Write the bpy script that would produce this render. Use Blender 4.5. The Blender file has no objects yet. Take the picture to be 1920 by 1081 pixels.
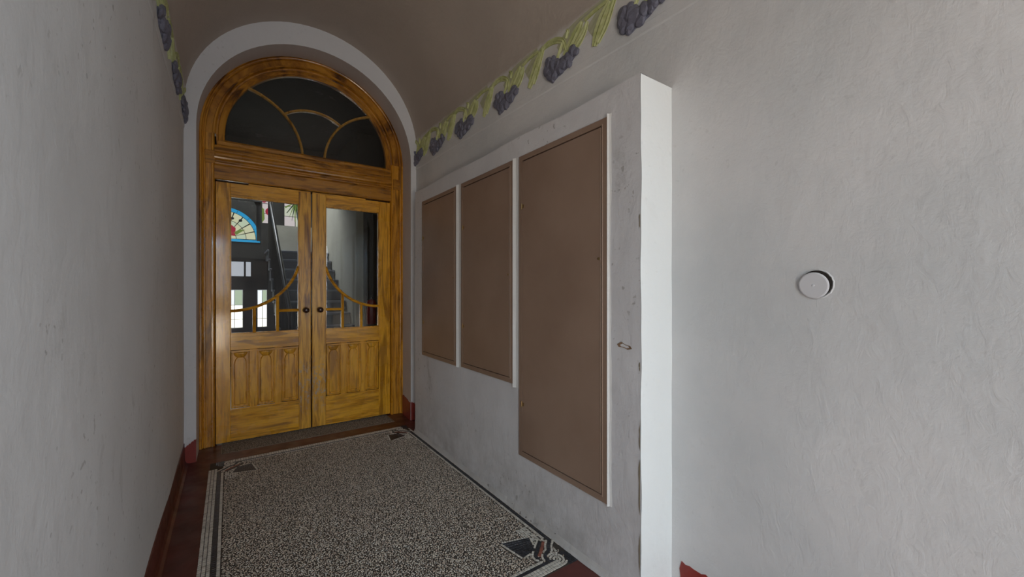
import bpy, bmesh, math, random
import numpy as np
from mathutils import Vector, Matrix
random.seed(7); np.random.seed(7)
PI = math.pi
sc = bpy.context.scene
COL = sc.collection

# ------------------------------------------------------------------ camera
cam_d = bpy.data.cameras.new('camera'); cam = bpy.data.objects.new('camera', cam_d); COL.objects.link(cam)
CAM_Z, YAW, FPX = 1.35, 0.612, 752.85
cam.location = (0, 0, CAM_Z); cam.rotation_euler = (PI/2, 0, -YAW)
cam_d.sensor_width = 36; cam_d.lens = FPX/1920*36; cam_d.shift_y = (543.9-540.5)/1920
cam_d.clip_start = .02
sc.camera = cam

# ------------------------------------------------------------------ world, light, exposure
w = bpy.data.worlds.new('daylight'); sc.world = w; w.use_nodes = True
nt = w.node_tree; nt.nodes.clear()
wo = nt.nodes.new('ShaderNodeOutputWorld'); bg = nt.nodes.new('ShaderNodeBackground')
tc = nt.nodes.new('ShaderNodeTexCoord'); sx = nt.nodes.new('ShaderNodeSeparateXYZ')
rp = nt.nodes.new('ShaderNodeValToRGB')
rp.color_ramp.elements[0].position = .47; rp.color_ramp.elements[0].color = (.36, .33, .29, 1)
rp.color_ramp.elements[1].position = .56; rp.color_ramp.elements[1].color = (.72, .84, 1.0, 1)
mp = nt.nodes.new('ShaderNodeMapRange'); mp.inputs[1].default_value = -1; mp.inputs[2].default_value = 1
L = nt.links.new
L(tc.outputs['Generated'], sx.inputs[0]); L(sx.outputs['Z'], mp.inputs[0]); L(mp.outputs[0], rp.inputs[0])
L(rp.outputs[0], bg.inputs[0]); bg.inputs[1].default_value = 1.0; L(bg.outputs[0], wo.inputs[0])

def area(name, loc, aim, size, power, color):
    l = bpy.data.lights.new(name, 'AREA'); l.shape = 'RECTANGLE'; l.size, l.size_y = size
    l.energy = power; l.color = color
    o = bpy.data.objects.new(name, l); COL.objects.link(o); o.location = loc
    o.rotation_euler = (Vector(aim)-Vector(loc)).to_track_quat('-Z', 'Y').to_euler()
    return o
# daylight falling in through the street doorway behind the viewer: sky from above, pavement bounce from below
area('doorway_sky_light', (-.75, -3.3, 2.2), (.75, 1.2, .9), (1.5, 2.0), 75, (.90, .96, 1.0))
area('doorway_low_blue_sky_light', (-.8, -3.95, 3.0), (1.2, 1.0, .3), (1.3, 1.0), 245, (.36, .69, 1.0))
area('side_doorway_light', (1.95, -1.45, 1.45), (-.25, 1.9, 1.35), (1.5, 1.9), 54, (.84, .93, 1.0))
area('doorway_ground_bounce', (-.65, -3.1, .3), (.6, .6, 2.9), (1.4, 1.0), 96, (1.0, .86, .68))
# added fill lamp brightening the stair hall; no skylight is built there
area('stair_hall_fill', (-.1, 7.95, 4.2), (1.3, 7.4, 1.6), (1.2, .9), 80, (.95, .97, 1.0))

sc.view_settings.view_transform = 'Standard'; sc.view_settings.look = 'None'
sc.view_settings.gamma = 1; sc.view_settings.use_curve_mapping = False
sc.view_settings.exposure = -0.25
sc.cycles.max_bounces = 10; sc.cycles.diffuse_bounces = 6; sc.cycles.glossy_bounces = 5
sc.cycles.transmission_bounces = 6; sc.cycles.transparent_max_bounces = 10
sc.cycles.use_denoising = True

# ------------------------------------------------------------------ materials
class NT:
    def __init__(s, name):
        s.m = bpy.data.materials.new(name); s.m.use_nodes = True; s.t = s.m.node_tree
        s.b = s.t.nodes['Principled BSDF']; s.out = s.t.nodes['Material Output']
    def n(s, typ, **kw):
        x = s.t.nodes.new(typ)
        for k, v in kw.items():
            if k.startswith('i_'):
                key = k[2:]; key = int(key) if key.isdigit() else key.replace('_', ' ')
                x.inputs[key].default_value = v
            else: setattr(x, k, v)
        return x
    def l(s, a, b): s.t.links.new(a, b)
    def coord(s, scale=(1, 1, 1), loc=(0, 0, 0), rot=(0, 0, 0)):
        t = s.n('ShaderNodeTexCoord'); m = s.n('ShaderNodeMapping')
        m.inputs['Scale'].default_value = scale; m.inputs['Location'].default_value = loc; m.inputs['Rotation'].default_value = rot
        s.l(t.outputs['Object'], m.inputs[0]); return m.outputs[0]
    def noise(s, vec, scale, detail=4, rough=.55, dist=0):
        x = s.n('ShaderNodeTexNoise'); x.inputs['Scale'].default_value = scale; x.inputs['Detail'].default_value = detail
        x.inputs['Roughness'].default_value = rough; x.inputs['Distortion'].default_value = dist
        s.l(vec, x.inputs['Vector']); return x.outputs['Fac']
    def ramp(s, fac, *els):
        r = s.n('ShaderNodeValToRGB'); e = r.color_ramp.elements
        while len(e) < len(els): e.new(.5)
        for q, (p, c) in zip(e, els):
            q.position = p; q.color = (*c, 1) if len(c) == 3 else c
        s.l(fac, r.inputs[0]); return r.outputs[0]
    def mix(s, fac, a, b, mode='MIX'):
        x = s.n('ShaderNodeMix', data_type='RGBA', blend_type=mode)
        for sock, v in ((x.inputs[0], fac), (x.inputs[6], a), (x.inputs[7], b)):
            if hasattr(v, 'links'): s.l(v, sock)
            else: sock.default_value = v if not isinstance(v, tuple) or len(v) == 4 else (*v, 1)
        return x.outputs[2]
    def bump(s, h, strength=.2, dist=.01, prev=None):
        b = s.n('ShaderNodeBump'); b.inputs['Strength'].default_value = strength; b.inputs['Distance'].default_value = dist
        s.l(h, b.inputs['Height'])
        if prev is not None: s.l(prev, b.inputs['Normal'])
        return b.outputs[0]
    def fin(s, col=None, rough=None, normal=None, **kw):
        if col is not None:
            if hasattr(col, 'links'): s.l(col, s.b.inputs['Base Color'])
            else: s.b.inputs['Base Color'].default_value = (*col, 1)
        if rough is not None:
            if hasattr(rough, 'links'): s.l(rough, s.b.inputs['Roughness'])
            else: s.b.inputs['Roughness'].default_value = rough
        if normal is not None: s.l(normal, s.b.inputs['Normal'])
        for k, v in kw.items(): s.b.inputs[k.replace('_', ' ')].default_value = v
        return s.m

def plain(name, col, rough=.5, metallic=0, **kw):
    t = NT(name); return t.fin(col, rough, Metallic=metallic, **kw)

def plaster(name, base, dark, dirt=(.30, .28, .26), dirt_amt=.5, bump=.35, low_dirt=0.0, lump=.4, scuff=.5, band=None):
    """hand-trowelled painted plaster: soft blotches, brush relief, scratches and scuffs, grime near the floor"""
    t = NT(name); v = t.coord()
    c = t.ramp(t.noise(v, 1.3, 5, .6), (.35, dark), (.65, base))
    # grey scuffs
    sv = t.coord((1, 1, .45)); sf = t.ramp(t.noise(sv, 7, 6, .72, .6), (.575, (0, 0, 0)), (.67, (1, 1, 1)))
    area_m = t.ramp(t.noise(t.coord(loc=(3.1, 1.7, 5.2)), 1.6, 2), (.47, (0, 0, 0)), (.62, (1, 1, 1)))
    m1 = t.n('ShaderNodeMath', operation='MULTIPLY'); t.l(sf, m1.inputs[0]); t.l(area_m, m1.inputs[1])
    m2 = t.n('ShaderNodeMath', operation='MULTIPLY', i_1=scuff*.5); t.l(m1.outputs[0], m2.inputs[0])
    c = t.mix(m2.outputs[0], c, dirt)
    # small dark chips
    ck = t.ramp(t.noise(v, 34, 2, .5), (.665, (0, 0, 0)), (.70, (1, 1, 1)))
    m3 = t.n('ShaderNodeMath', operation='MULTIPLY'); t.l(ck, m3.inputs[0]); t.l(area_m, m3.inputs[1])
    m4 = t.n('ShaderNodeMath', operation='MULTIPLY', i_1=scuff*.8); t.l(m3.outputs[0], m4.inputs[0])
    c = t.mix(m4.outputs[0], c, dirt)
    if band:                                   # paint changes colour at a height, brushed unevenly
        sp = t.n('ShaderNodeSeparateXYZ'); t.l(v, sp.inputs[0])
        wob = t.n('ShaderNodeMath', operation='MULTIPLY_ADD', i_1=.05); t.l(t.noise(v, 14, 4), wob.inputs[0]); t.l(sp.outputs['Z'], wob.inputs[2])
        mr = t.n('ShaderNodeMapRange'); mr.inputs[1].default_value = band[0]; mr.inputs[2].default_value = band[0]+.03
        t.l(wob.outputs[0], mr.inputs[0]); c = t.mix(mr.outputs[0], band[1], c)
    if low_dirt > 0:
        sp = t.n('ShaderNodeSeparateXYZ'); t.l(v, sp.inputs[0])
        mr = t.n('ShaderNodeMapRange'); mr.inputs[1].default_value = .0; mr.inputs[2].default_value = .55
        mr.inputs[3].default_value = 1; mr.inputs[4].default_value = 0; t.l(sp.outputs['Z'], mr.inputs[0])
        nz = t.ramp(t.noise(v, 3.6, 7, .76), (.36, (0, 0, 0)), (.75, (1, 1, 1)))
        mm = t.n('ShaderNodeMath', operation='MULTIPLY'); t.l(mr.outputs[0], mm.inputs[0]); t.l(nz, mm.inputs[1])
        m5 = t.n('ShaderNodeMath', operation='MULTIPLY', i_1=low_dirt); t.l(mm.outputs[0], m5.inputs[0])
        c = t.mix(m5.outputs[0], c, dirt)
    b1 = t.bump(t.noise(v, 3.5, 5, .6), lump, .03)
    b2 = t.bump(t.noise(t.coord((1, 1, .55), rot=(.3, .2, 0)), 26, 6, .68, .8), bump, .006, b1)
    b3 = t.bump(t.noise(v, 120, 3, .6), bump*.6, .002, b2)
    return t.fin(c, .72, b3)

M = {}
M['wall_left'] = plaster('plaster_left', (.64, .63, .62), (.58, .57, .56), lump=.38, bump=.34, scuff=.8)
M['wall_right'] = plaster('plaster_right', (.71, .70, .695), (.59, .60, .605), bump=.45, lump=.34, scuff=.16)
M['wall_end'] = plaster('plaster_end', (.74, .74, .76), (.70, .70, .72), bump=.25, scuff=.2)
M['boxing'] = plaster('plaster_boxing', (.72, .71, .72), (.63, .62, .63), bump=.45, low_dirt=.8, scuff=.8)
M['boxing_end'] = plaster('plaster_boxing_end', (.86, .88, .87), (.84, .86, .85), bump=.12, scuff=.1)
M['vault'] = plaster('plaster_vault', (.47, .405, .35), (.42, .36, .31), bump=.25, scuff=.35, band=(2.935, (.62, .60, .57)))
M['reveal'] = plaster('plaster_reveal', (.62, .57, .55), (.57, .52, .50), bump=.25, scuff=.3)
M['fillet'] = plaster('plaster_fillet', (.74, .73, .71), (.70, .69, .67), bump=.3, scuff=.1)
M['frieze'] = plaster('plaster_frieze', (.52, .49, .45), (.46, .43, .40), bump=.25, scuff=.3)
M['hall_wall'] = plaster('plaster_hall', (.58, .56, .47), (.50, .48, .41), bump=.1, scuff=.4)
M['hall_shaded'] = plaster('plaster_hall_shaded', (.05, .05, .045), (.035, .035, .03), bump=.1)  # near-black copy of the hall plaster; the hall's dimness is put into the colour

def wood(name, horiz=False, light=(.92, .46, .035), mid=(.62, .265, .014), dark=(.26, .095, .005), seed=0., cov=.38):
    """ochre grained varnish: painted brown graining streaks over yellow"""
    t = NT(name)
    s1 = (3.2, 3.2, 34) if horiz else (34, 34, 2.6)
    off = (seed*3.7, seed*1.3, seed*5.1)
    v = t.coord(s1, off)
    n1 = t.noise(v, 1.0, 5, .62, .9)
    s2 = (1.6, 1.6, 12) if horiz else (12, 12, 1.1)
    n2 = t.noise(t.coord(s2, off), 1.0, 3, .5, 1.2)
    c = t.ramp(n1, (.34, dark), (.45, mid), (.56, light))
    lo = t.ramp(n2, (.36, mid), (.60, light))
    c = t.mix(cov, c, lo)
    dk = t.ramp(n2, (.56, (0, 0, 0)), (.66, (1, 1, 1)))
    mm = t.n('ShaderNodeMath', operation='MULTIPLY', i_1=.7); t.l(dk, mm.inputs[0])
    c = t.mix(mm.outputs[0], c, dark)
    b = t.bump(n1, .22, .0025)
    b = t.bump(t.noise(t.coord((1, 1, .5)), 24, 3), .3, .003, b)
    r = t.ramp(t.noise(t.coord((1, 1, 1)), 5, 3), (.3, (.20, .20, .20)), (.7, (.36, .36, .36)))
    return t.fin(c, r, b, Coat_Weight=.6, Coat_Roughness=.10)
DK = dict(light=(.56, .25, .025), mid=(.34, .13, .009), dark=(.08, .025, .003))
M['wv'] = wood('ochre_grained_wood_upright'); M['wh'] = wood('ochre_grained_wood_level', True)
M['wv2'] = wood('ochre_grained_wood_upright_b', seed=2.); M['wh2'] = wood('ochre_grained_wood_level_b', True, seed=3.)
M['fv'] = wood('brown_grained_casing_upright', seed=4., light=(.76, .35, .028), mid=(.46, .18, .009), dark=(.11, .036, .003)); M['fh'] = wood('brown_grained_casing_level', True, seed=5., **DK)
def wood_arch():
    """graining that follows the arch: coordinates turned into radius and angle"""
    t = NT('brown_grained_arch_casing'); tcn = t.n('ShaderNodeTexCoord'); sp = t.n('ShaderNodeSeparateXYZ')
    sub = t.n('ShaderNodeVectorMath', operation='SUBTRACT'); sub.inputs[1].default_value = (.6715, 0, 2.707)
    t.l(tcn.outputs['Object'], sub.inputs[0]); t.l(sub.outputs[0], sp.inputs[0])
    at = t.n('ShaderNodeMath', operation='ARCTAN2'); t.l(sp.outputs['Z'], at.inputs[0]); t.l(sp.outputs['X'], at.inputs[1])
    ln = t.n('ShaderNodeVectorMath', operation='LENGTH'); t.l(sub.outputs[0], ln.inputs[0])
    cb = t.n('ShaderNodeCombineXYZ'); t.l(at.outputs[0], cb.inputs[0]); t.l(ln.outputs['Value'], cb.inputs[1])
    mp = t.n('ShaderNodeMapping'); mp.inputs['Scale'].default_value = (3, 40, 1); t.l(cb.outputs[0], mp.inputs[0])
    n1 = t.noise(mp.outputs[0], 1, 5, .62, .6)
    c = t.ramp(n1, (.36, DK['dark']), (.47, DK['mid']), (.60, DK['light']))
    return t.fin(c, .30, t.bump(n1, .2, .002), Coat_Weight=.35, Coat_Roughness=.12)
M['fa'] = wood_arch()
def scuffed():
    t = NT('ochre_wood_scuffed_stile'); v = t.coord((34, 34, 2.6), (9, 2, 4)); n1 = t.noise(v, 1, 5, .62, .9)
    c = t.ramp(n1, (.34, (.23, .085, .006)), (.45, (.58, .26, .016)), (.58, (.86, .44, .04)))
    sp = t.n('ShaderNodeSeparateXYZ'); t.l(t.coord(), sp.inputs[0])
    a = t.n('ShaderNodeMath', operation='SUBTRACT', i_1=.42); t.l(sp.outputs['Z'], a.inputs[0])
    b = t.n('ShaderNodeMath', operation='ABSOLUTE'); t.l(a.outputs[0], b.inputs[0])
    mr = t.n('ShaderNodeMapRange'); mr.inputs[1].default_value = .08; mr.inputs[2].default_value = .30; mr.inputs[3].default_value = 1; mr.inputs[4].default_value = 0
    t.l(b.outputs[0], mr.inputs[0])
    nz = t.ramp(t.noise(t.coord((1, 1, .6)), 30, 6, .75), (.50, (0, 0, 0)), (.60, (1, 1, 1)))
    mm = t.n('ShaderNodeMath', operation='MULTIPLY'); t.l(mr.outputs[0], mm.inputs[0]); t.l(nz, mm.inputs[1])
    c = t.mix(mm.outputs[0], c, (.45, .36, .29))
    return t.fin(c, .38, t.bump(nz, .25, .002), Coat_Weight=.2, Coat_Roughness=.2)
M['scuff'] = scuffed()

def glass():
    t = NT('door_glass'); t.t.nodes.remove(t.b)
    tr = t.n('ShaderNodeBsdfTransparent'); tr.inputs[0].default_value = (.86, .88, .88, 1)
    gl = t.n('ShaderNodeBsdfGlossy'); gl.inputs['Roughness'].default_value = .015
    fr = t.n('ShaderNodeFresnel', i_IOR=1.6); mx = t.n('ShaderNodeMixShader')
    t.l(t.bump(t.noise(t.coord(), 3, 2), .06, .01), gl.inputs['Normal'])
    mm = t.n('ShaderNodeMath', operation='MULTIPLY', i_1=.85); t.l(fr.outputs[0], mm.inputs[0])
    t.l(mm.outputs[0], mx.inputs[0]); t.l(tr.outputs[0], mx.inputs[1]); t.l(gl.outputs[0], mx.inputs[2])
    t.l(mx.outputs[0], t.out.inputs[0]); return t.m
M['glass'] = glass()

def metal_paint():
    t = NT('taupe_metal_paint'); v = t.coord()
    c = t.ramp(t.noise(v, 2.2, 4), (.35, (.27, .178, .128)), (.65, (.32, .218, .160)))
    ck = t.ramp(t.noise(v, 30, 2), (.765, (0, 0, 0)), (.79, (1, 1, 1)))
    c = t.mix(ck, c, (.13, .07, .045))
    b = t.bump(t.noise(v, 2.6, 2), .18, .02); b = t.bump(t.noise(v, 160, 2), .12, .001, b)
    return t.fin(c, .38, b)
M['metal'] = metal_paint()
M['metal_edge'] = plain('taupe_metal_edge', (.30, .21, .155), .35)
M['gap'] = plain('gap_shade', (.02, .015, .012), .8)  # near-black standing in for the shade inside narrow gaps
M['knob'] = plain('dark_brown_knob', (.035, .009, .006), .18, Coat_Weight=.6)
M['hinge'] = plain('dull_brass', (.30, .20, .09), .4, .7)
M['plastic'] = plain('white_plastic_cover', (.70, .70, .72), .4)

def redcement():
    t = NT('oxblood_cement'); v = t.coord()
    c = t.ramp(t.noise(v, 4, 6, .65), (.35, (.075, .018, .014)), (.66, (.14, .032, .024)))
    d = t.ramp(t.noise(v, 40, 4, .7), (.63, (0, 0, 0)), (.74, (1, 1, 1)))
    m5 = t.n('ShaderNodeMath', operation='MULTIPLY', i_1=.35); t.l(d, m5.inputs[0])
    c = t.mix(m5.outputs[0], c, (.20, .13, .11))
    r = t.ramp(t.noise(v, 9, 4), (.3, (.28, .28, .28)), (.7, (.5, .5, .5)))
    return t.fin(c, r, t.bump(t.noise(v, 14, 5), .2, .004))
M['red'] = redcement()
M['redpaint'] = NT('red_paint').m
def redpaint():
    t = NT('red_base_paint'); v = t.coord()
    c = t.ramp(t.noise(v, 9, 5), (.35, (.23, .026, .020)), (.66, (.30, .042, .032)))
    return t.fin(c, .38, t.bump(t.noise(v, 22, 5), .35, .005))
M['redpaint'] = redpaint()
M['grout'] = plain('terrazzo_bed', (.055, .045, .036), .6)
M['tgrout'] = plain('mosaic_grout', (.10, .09, .08), .7)
def island(name, cols, rough=.45):
    t = NT(name); g = t.n('ShaderNodeNewGeometry')
    els = [(i/(len(cols)-1)*.999, c) for i, c in enumerate(cols)]
    c = t.ramp(g.outputs['Random Per Island'], *els)
    return t.fin(c, rough)
M['chips'] = island('marble_chips', [(.22, .165, .115), (.58, .48, .37), (.70, .60, .48), (.42, .33, .25), (.80, .71, .58), (.60, .46, .36), (.10, .08, .06), (.66, .58, .48), (.52, .45, .37), (.76, .69, .60)])
M['twhite'] = island('white_tessera', [(.56, .51, .44), (.68, .62, .53), (.46, .41, .34), (.72, .66, .57), (.64, .59, .51)], .4)
M['tblack'] = island('black_tessera', [(.016, .016, .020), (.030, .030, .036), (.022, .022, .028), (.045, .045, .055)], .3)
M['tred'] = island('red_tessera', [(.30, .10, .06), (.24, .075, .05), (.36, .14, .09)], .4)
M['small'] = island('threshold_chips', [(.20, .15, .11), (.34, .28, .22), (.42, .36, .29), (.12, .09, .07), (.30, .22, .17)])
def stucco(name, a, b, rough=.6):
    t = NT(name); v = t.coord(); c = t.ramp(t.noise(v, 30, 4), (.36, a), (.64, b))
    return t.fin(c, rough, t.bump(t.noise(v, 70, 3), .35, .003))
M['berry'] = stucco('slate_blue_stucco', (.10, .10, .14), (.22, .22, .28), .5)
M['leaf'] = stucco('yellow_green_stucco', (.40, .43, .17), (.56, .58, .30))
M['leafback'] = stucco('pale_green_wash', (.42, .43, .26), (.46, .45, .32))
def emis(name, col, st):
    t = NT(name); t.fin((0, 0, 0), .5); t.b.inputs['Emission Color'].default_value = (*col, 1); t.b.inputs['Emission Strength'].default_value = st
    return t.m

# ------------------------------------------------------------------ mesh helpers
def link(name, me, mat=None, parent=None, smooth=False):
    o = bpy.data.objects.new(name, me); COL.objects.link(o)
    if mat: me.materials.append(mat)
    if parent: o.parent = parent
    if smooth: me.polygons.foreach_set('use_smooth', [True]*len(me.polygons))
    return o
def raw(name, vs, fs, mat, parent=None, smooth=False):
    me = bpy.data.meshes.new(name); me.from_pydata([tuple(v) for v in vs], [], fs); me.validate(); me.update()
    return link(name, me, mat, parent, smooth)
def obj(name, bm, mat, parent=None, smooth=False, fix=True):
    if fix: bmesh.ops.recalc_face_normals(bm, faces=bm.faces)
    me = bpy.data.meshes.new(name); bm.to_mesh(me); bm.free(); return link(name, me, mat, parent, smooth)
def tag(o, label, cat=None, group=None, kind=None):
    if label: o['label'] = label
    if cat: o['category'] = cat
    if group: o['group'] = group
    if kind: o['kind'] = kind
    return o
def empty(name, loc=(0, 0, 0)):
    o = bpy.data.objects.new(name, None); COL.objects.link(o); o.location = loc; return o
def bbox(bm, x0, x1, y0, y1, z0, z1, bev=0, seg=1):
    r = bmesh.ops.create_cube(bm, size=1)
    for v in r['verts']:
        v.co = Vector(((x0+x1)/2+v.co.x*(x1-x0), (y0+y1)/2+v.co.y*(y1-y0), (z0+z1)/2+v.co.z*(z1-z0)))
    if bev: bmesh.ops.bevel(bm, geom=list({e for v in r['verts'] for e in v.link_edges}), offset=bev, segments=seg, affect='EDGES')
def box(name, x0, x1, y0, y1, z0, z1, mat, parent=None, bev=0, seg=1):
    bm = bmesh.new(); bbox(bm, x0, x1, y0, y1, z0, z1, bev, seg); return obj(name, bm, mat, parent)
def sweep(name, path, prof, mat, parent=None, closed=False, smooth=False):
    """path: [(x,z,nx,nz)], prof: [(t,y)]; the profile is carried along a path in an XZ plane"""
    vs, fs = [], []; n, k = len(path), len(prof)
    for x, z, nx, nz in path:
        for t_, y in prof: vs.append((x+nx*t_, y, z+nz*t_))
    for i in range(n-1 if not closed else n):
        j = (i+1) % n
        for a in range(k):
            b = (a+1) % k
            fs.append((i*k+a, i*k+b, j*k+b, j*k+a))
    if not closed: fs += [tuple(range(k)), tuple(range((n-1)*k, n*k))]
    bm = bmesh.new(); vv = [bm.verts.new(v) for v in vs]
    for f in fs:
        try: bm.faces.new([vv[i] for i in f])
        except ValueError: pass
    return obj(name, bm, mat, parent, smooth)
def arc(cx, cz, r, a0, a1, n):
    return [(cx+r*math.cos(a0+(a1-a0)*i/n), cz+r*math.sin(a0+(a1-a0)*i/n), math.cos(a0+(a1-a0)*i/n), math.sin(a0+(a1-a0)*i/n)) for i in range(n+1)]
def prism(name, pts, y0, y1, mat, parent=None):
    bm = bmesh.new(); a = [bm.verts.new((x, y0, z)) for x, z in pts]; b = [bm.verts.new((x, y1, z)) for x, z in pts]
    bm.faces.new(a); bm.faces.new(b[::-1]); n = len(pts)
    for i in range(n): bm.faces.new((a[i], b[i], b[(i+1) % n], a[(i+1) % n]))
    return obj(name, bm, mat, parent)
def lathe(bm, prof, loc, axis, seg=20):
    """prof [(r,h)] around axis"""
    q = Vector(axis).normalized().to_track_quat('Z', 'Y').to_matrix(); rings = []
    for r, h_ in prof:
        rings.append([bm.verts.new(Vector(loc)+q@Vector((r*math.cos(2*PI*i/seg), r*math.sin(2*PI*i/seg), h_))) for i in range(seg)])
    for a, b in zip(rings, rings[1:]):
        for i in range(seg): bm.faces.new((a[i], a[(i+1) % seg], b[(i+1) % seg], b[i]))
    bm.faces.new(rings[0][::-1]); bm.faces.new(rings[-1])

# ------------------------------------------------------------------ dimensions (metres, floor z = 0)
XL = -.295; YE = 4.02; YD = 4.34; YB = -2.6; YL = -.6
SPR = 2.793; RV = .943
def xw(y): return 1.6725-(max(y, 1.1)-1.1)*.0268
def half(y): return (xw(y)-XL)/2
def mid(y): return (xw(y)+XL)/2
def surf(y, z, side):
    """x of wall or vault at height z; side +1 right, -1 left"""
    if z <= SPR: return xw(y) if side > 0 else XL
    t = min(1, (z-SPR)/RV); c = math.sqrt(max(0, 1-t*t)); return mid(y)+side*half(y)*c

# ------------------------------------------------------------------ setting: walls, vault, floor
def grid_wall(name, ys, zs, fx, mat, thick, side, label):
    """wall with slight unevenness, solid outward"""
    vs, fs = [], []; ny, nz = len(ys), len(zs)
    for y in ys:
        for z in zs:
            vs.append((fx(y, z), y, z))
    for i in range(ny-1):
        for j in range(nz-1):
            a = i*nz+j; fs.append((a, a+1, a+nz+1, a+nz))
    off = len(vs)
    for (y, z) in ((ys[0], zs[0]), (ys[0], zs[-1]), (ys[-1], zs[-1]), (ys[-1], zs[0])): vs.append((fx(y, z)+side*thick, y, z))
    c = [0, nz-1, ny*nz-1, (ny-1)*nz]
    fs.append((off, off+1, off+2, off+3))
    fs.append(tuple([off, off+3]+[i*nz for i in range(ny-1, -1, -1)]))
    fs.append(tuple([off+1]+[i*nz+nz-1 for i in range(ny)]+[off+2]))
    fs.append(tuple([off]+list(range(nz))+[off+1])); fs.append(tuple([off+3, off+2]+[(ny-1)*nz+j for j in range(nz-1, -1, -1)]))
    bm = bmesh.new(); vv = [bm.verts.new(v) for v in vs]
    for f in fs:
        try: bm.faces.new([vv[i] for i in f])
        except ValueError: pass
    return tag(obj(name, bm, mat), label, kind='structure')
ysL = [-.5+(YE+.5)*i/40 for i in range(41)]; ysLL = [YL+(YE-YL)*i/40 for i in range(41)]; zsL = [SPR*i/24 for i in range(25)]
def und(y, z, s): return .0035*math.sin(y*2.3+s)*math.sin(z*3.1+s*2)+.002*math.sin(y*6.1+z*4.3+s)
grid_wall('wall_left', ysLL, zsL, lambda y, z: XL+und(y, z, 1.)*(z > .05), M['wall_left'], .3, -1, 'grey-white hand-trowelled plaster side wall at the left of the passage')
grid_wall('wall_right', ysL, zsL, lambda y, z: xw(y)+und(y, z, 4.)*(y < 1.0), M['wall_right'], .3, 1, 'light rough plaster side wall carrying the round cover')

def vault():
    vs, fs = [], []; n = 40
    ys = [YB, 0, 1.1, 2.5, YE+.3]
    for r_, add in ((0, 0), (1, .25)):
        for y in ys:
            for i in range(n+1):
                a = PI*i/n; hx = half(min(y, YE))+add*r_
                vs.append((mid(min(y, YE))+hx*math.cos(a), y, SPR+(RV+add*r_)*math.sin(a)))
    m = len(ys); K = n+1
    for j in range(m-1):
        for i in range(n):
            a = j*K+i; fs.append((a, a+1, a+K+1, a+K)); b = a+m*K; fs.append((b, b+K, b+K+1, b+1))
    return raw('ceiling', vs, fs, M['vault'], smooth=True)
tag(vault(), 'taupe painted barrel vault over the passage', kind='structure')

# end wall with round-headed opening: face between vault outline and opening, plus its reveal
OPX, OPZ, OPR = .659, 2.668, .878
def end_wall():
    n = 40
    inner = [(OPX+OPR, 0)]+[(OPX+OPR*math.cos(PI*i/n), OPZ+OPR*math.sin(PI*i/n)) for i in range(n+1)]+[(OPX-OPR, 0)]
    outer = [(1.63, 0)]+[(mid(YE)+(half(YE)+.06)*math.cos(PI*i/n), SPR+(RV+.06)*math.sin(PI*i/n)) for i in range(n+1)]+[(-.33, 0)]
    k = len(inner); vs = [(x, YE, z) for x, z in outer]+[(x, YE, z) for x, z in inner]
    fs = [(i, i+1, k+i+1, k+i) for i in range(k-1)]
    b = raw('wall_end', vs, fs, M['wall_end'])
    bm = bmesh.new(); bm.from_mesh(b.data)
    # soft, slightly irregular arris
    bm.to_mesh(b.data); bm.free()
    bm = bmesh.new()
    A = [bm.verts.new((x, YE, z)) for x, z in inner]
    B = [bm.verts.new((OPX+.012+(x-OPX)*1.010, YD+.07, z if z == 0 else OPZ+.032+(z-OPZ)*1.010)) for x, z in inner]
    for i in range(k-1): bm.faces.new((A[i], A[i+1], B[i+1], B[i]))
    rv = obj('reveal', bm, M['reveal'], b, smooth=False)
    # rest of the thick wall round the frame (hall side)
    o2 = [(2.75, 0), (2.75, 4.35), (-1.35, 4.35), (-1.35, 0)]
    bm = bmesh.new(); R2 = .88
    inn = [(.665+R2, 0)]+[(.665+R2*math.cos(PI*i/n), 2.70+R2*math.sin(PI*i/n)) for i in range(n+1)]+[(.665-R2, 0)]
    out = []
    for i, (x, z) in enumerate(inn):
        if z == 0: out.append((2.75 if x > .6 else -1.35, 0)); continue
        a = PI*(i-1)/n; dx, dz = math.cos(a), math.sin(a)
        s = min(2.09/abs(dx) if abs(dx) > 1e-6 else 99, 1.65/dz if dz > 1e-6 else 99); out.append((.665+dx*s, 2.70+dz*s))
    P = [bm.verts.new((x, YD+.06, z)) for x, z in inn]; Q = [bm.verts.new((x, YD+.06, z)) for x, z in out]
    P2 = [bm.verts.new((x, YD+.14, z)) for x, z in inn]; Q2 = [bm.verts.new((x, YD+.14, z)) for x, z in out]
    for i in range(k-1):
        bm.faces.new((P[i], P[i+1], Q[i+1], Q[i])); bm.faces.new((P2[i], Q2[i], Q2[i+1], P2[i+1])); bm.faces.new((P[i], P2[i], P2[i+1], P[i+1]))
    obj('masonry', bm, M['hall_wall'], b)
    return b
we = tag(end_wall(), 'white plaster end wall with the round-headed door opening', kind='structure')

# painted red base on the end wall's two narrow strips and reveal
def patch(name, pts3, mat, parent, th):
    """thin brushed paint skin: polygon with ragged top, extruded by th (vector)"""
    bm = bmesh.new(); a = [bm.verts.new(p) for p in pts3]; b = [bm.verts.new(Vector(p)+Vector(th)) for p in pts3]; n = len(a)
    bm.faces.new(a); bm.faces.new(b[::-1])
    for i in range(n): bm.faces.new((a[i], b[i], b[(i+1) % n], a[(i+1) % n]))
    return obj(name, bm, mat, parent)
def ragged(x0, z0, x1, z1, n, amp): return [(x0+(x1-x0)*i/n, z0+(z1-z0)*i/n+random.uniform(-amp, amp)) for i in range(n+1)]
tl = ragged(-.219, .185, -.293, .13, 12, .009)
patch('red_base', [(-.293, YE-.004, 0), (-.219, YE-.004, 0)]+[(x, YE-.004, z) for x, z in tl], M['redpaint'], we, (0, .004, 0))
tr = ragged(1.592, .16, 1.539, .19, 10, .010)
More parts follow.
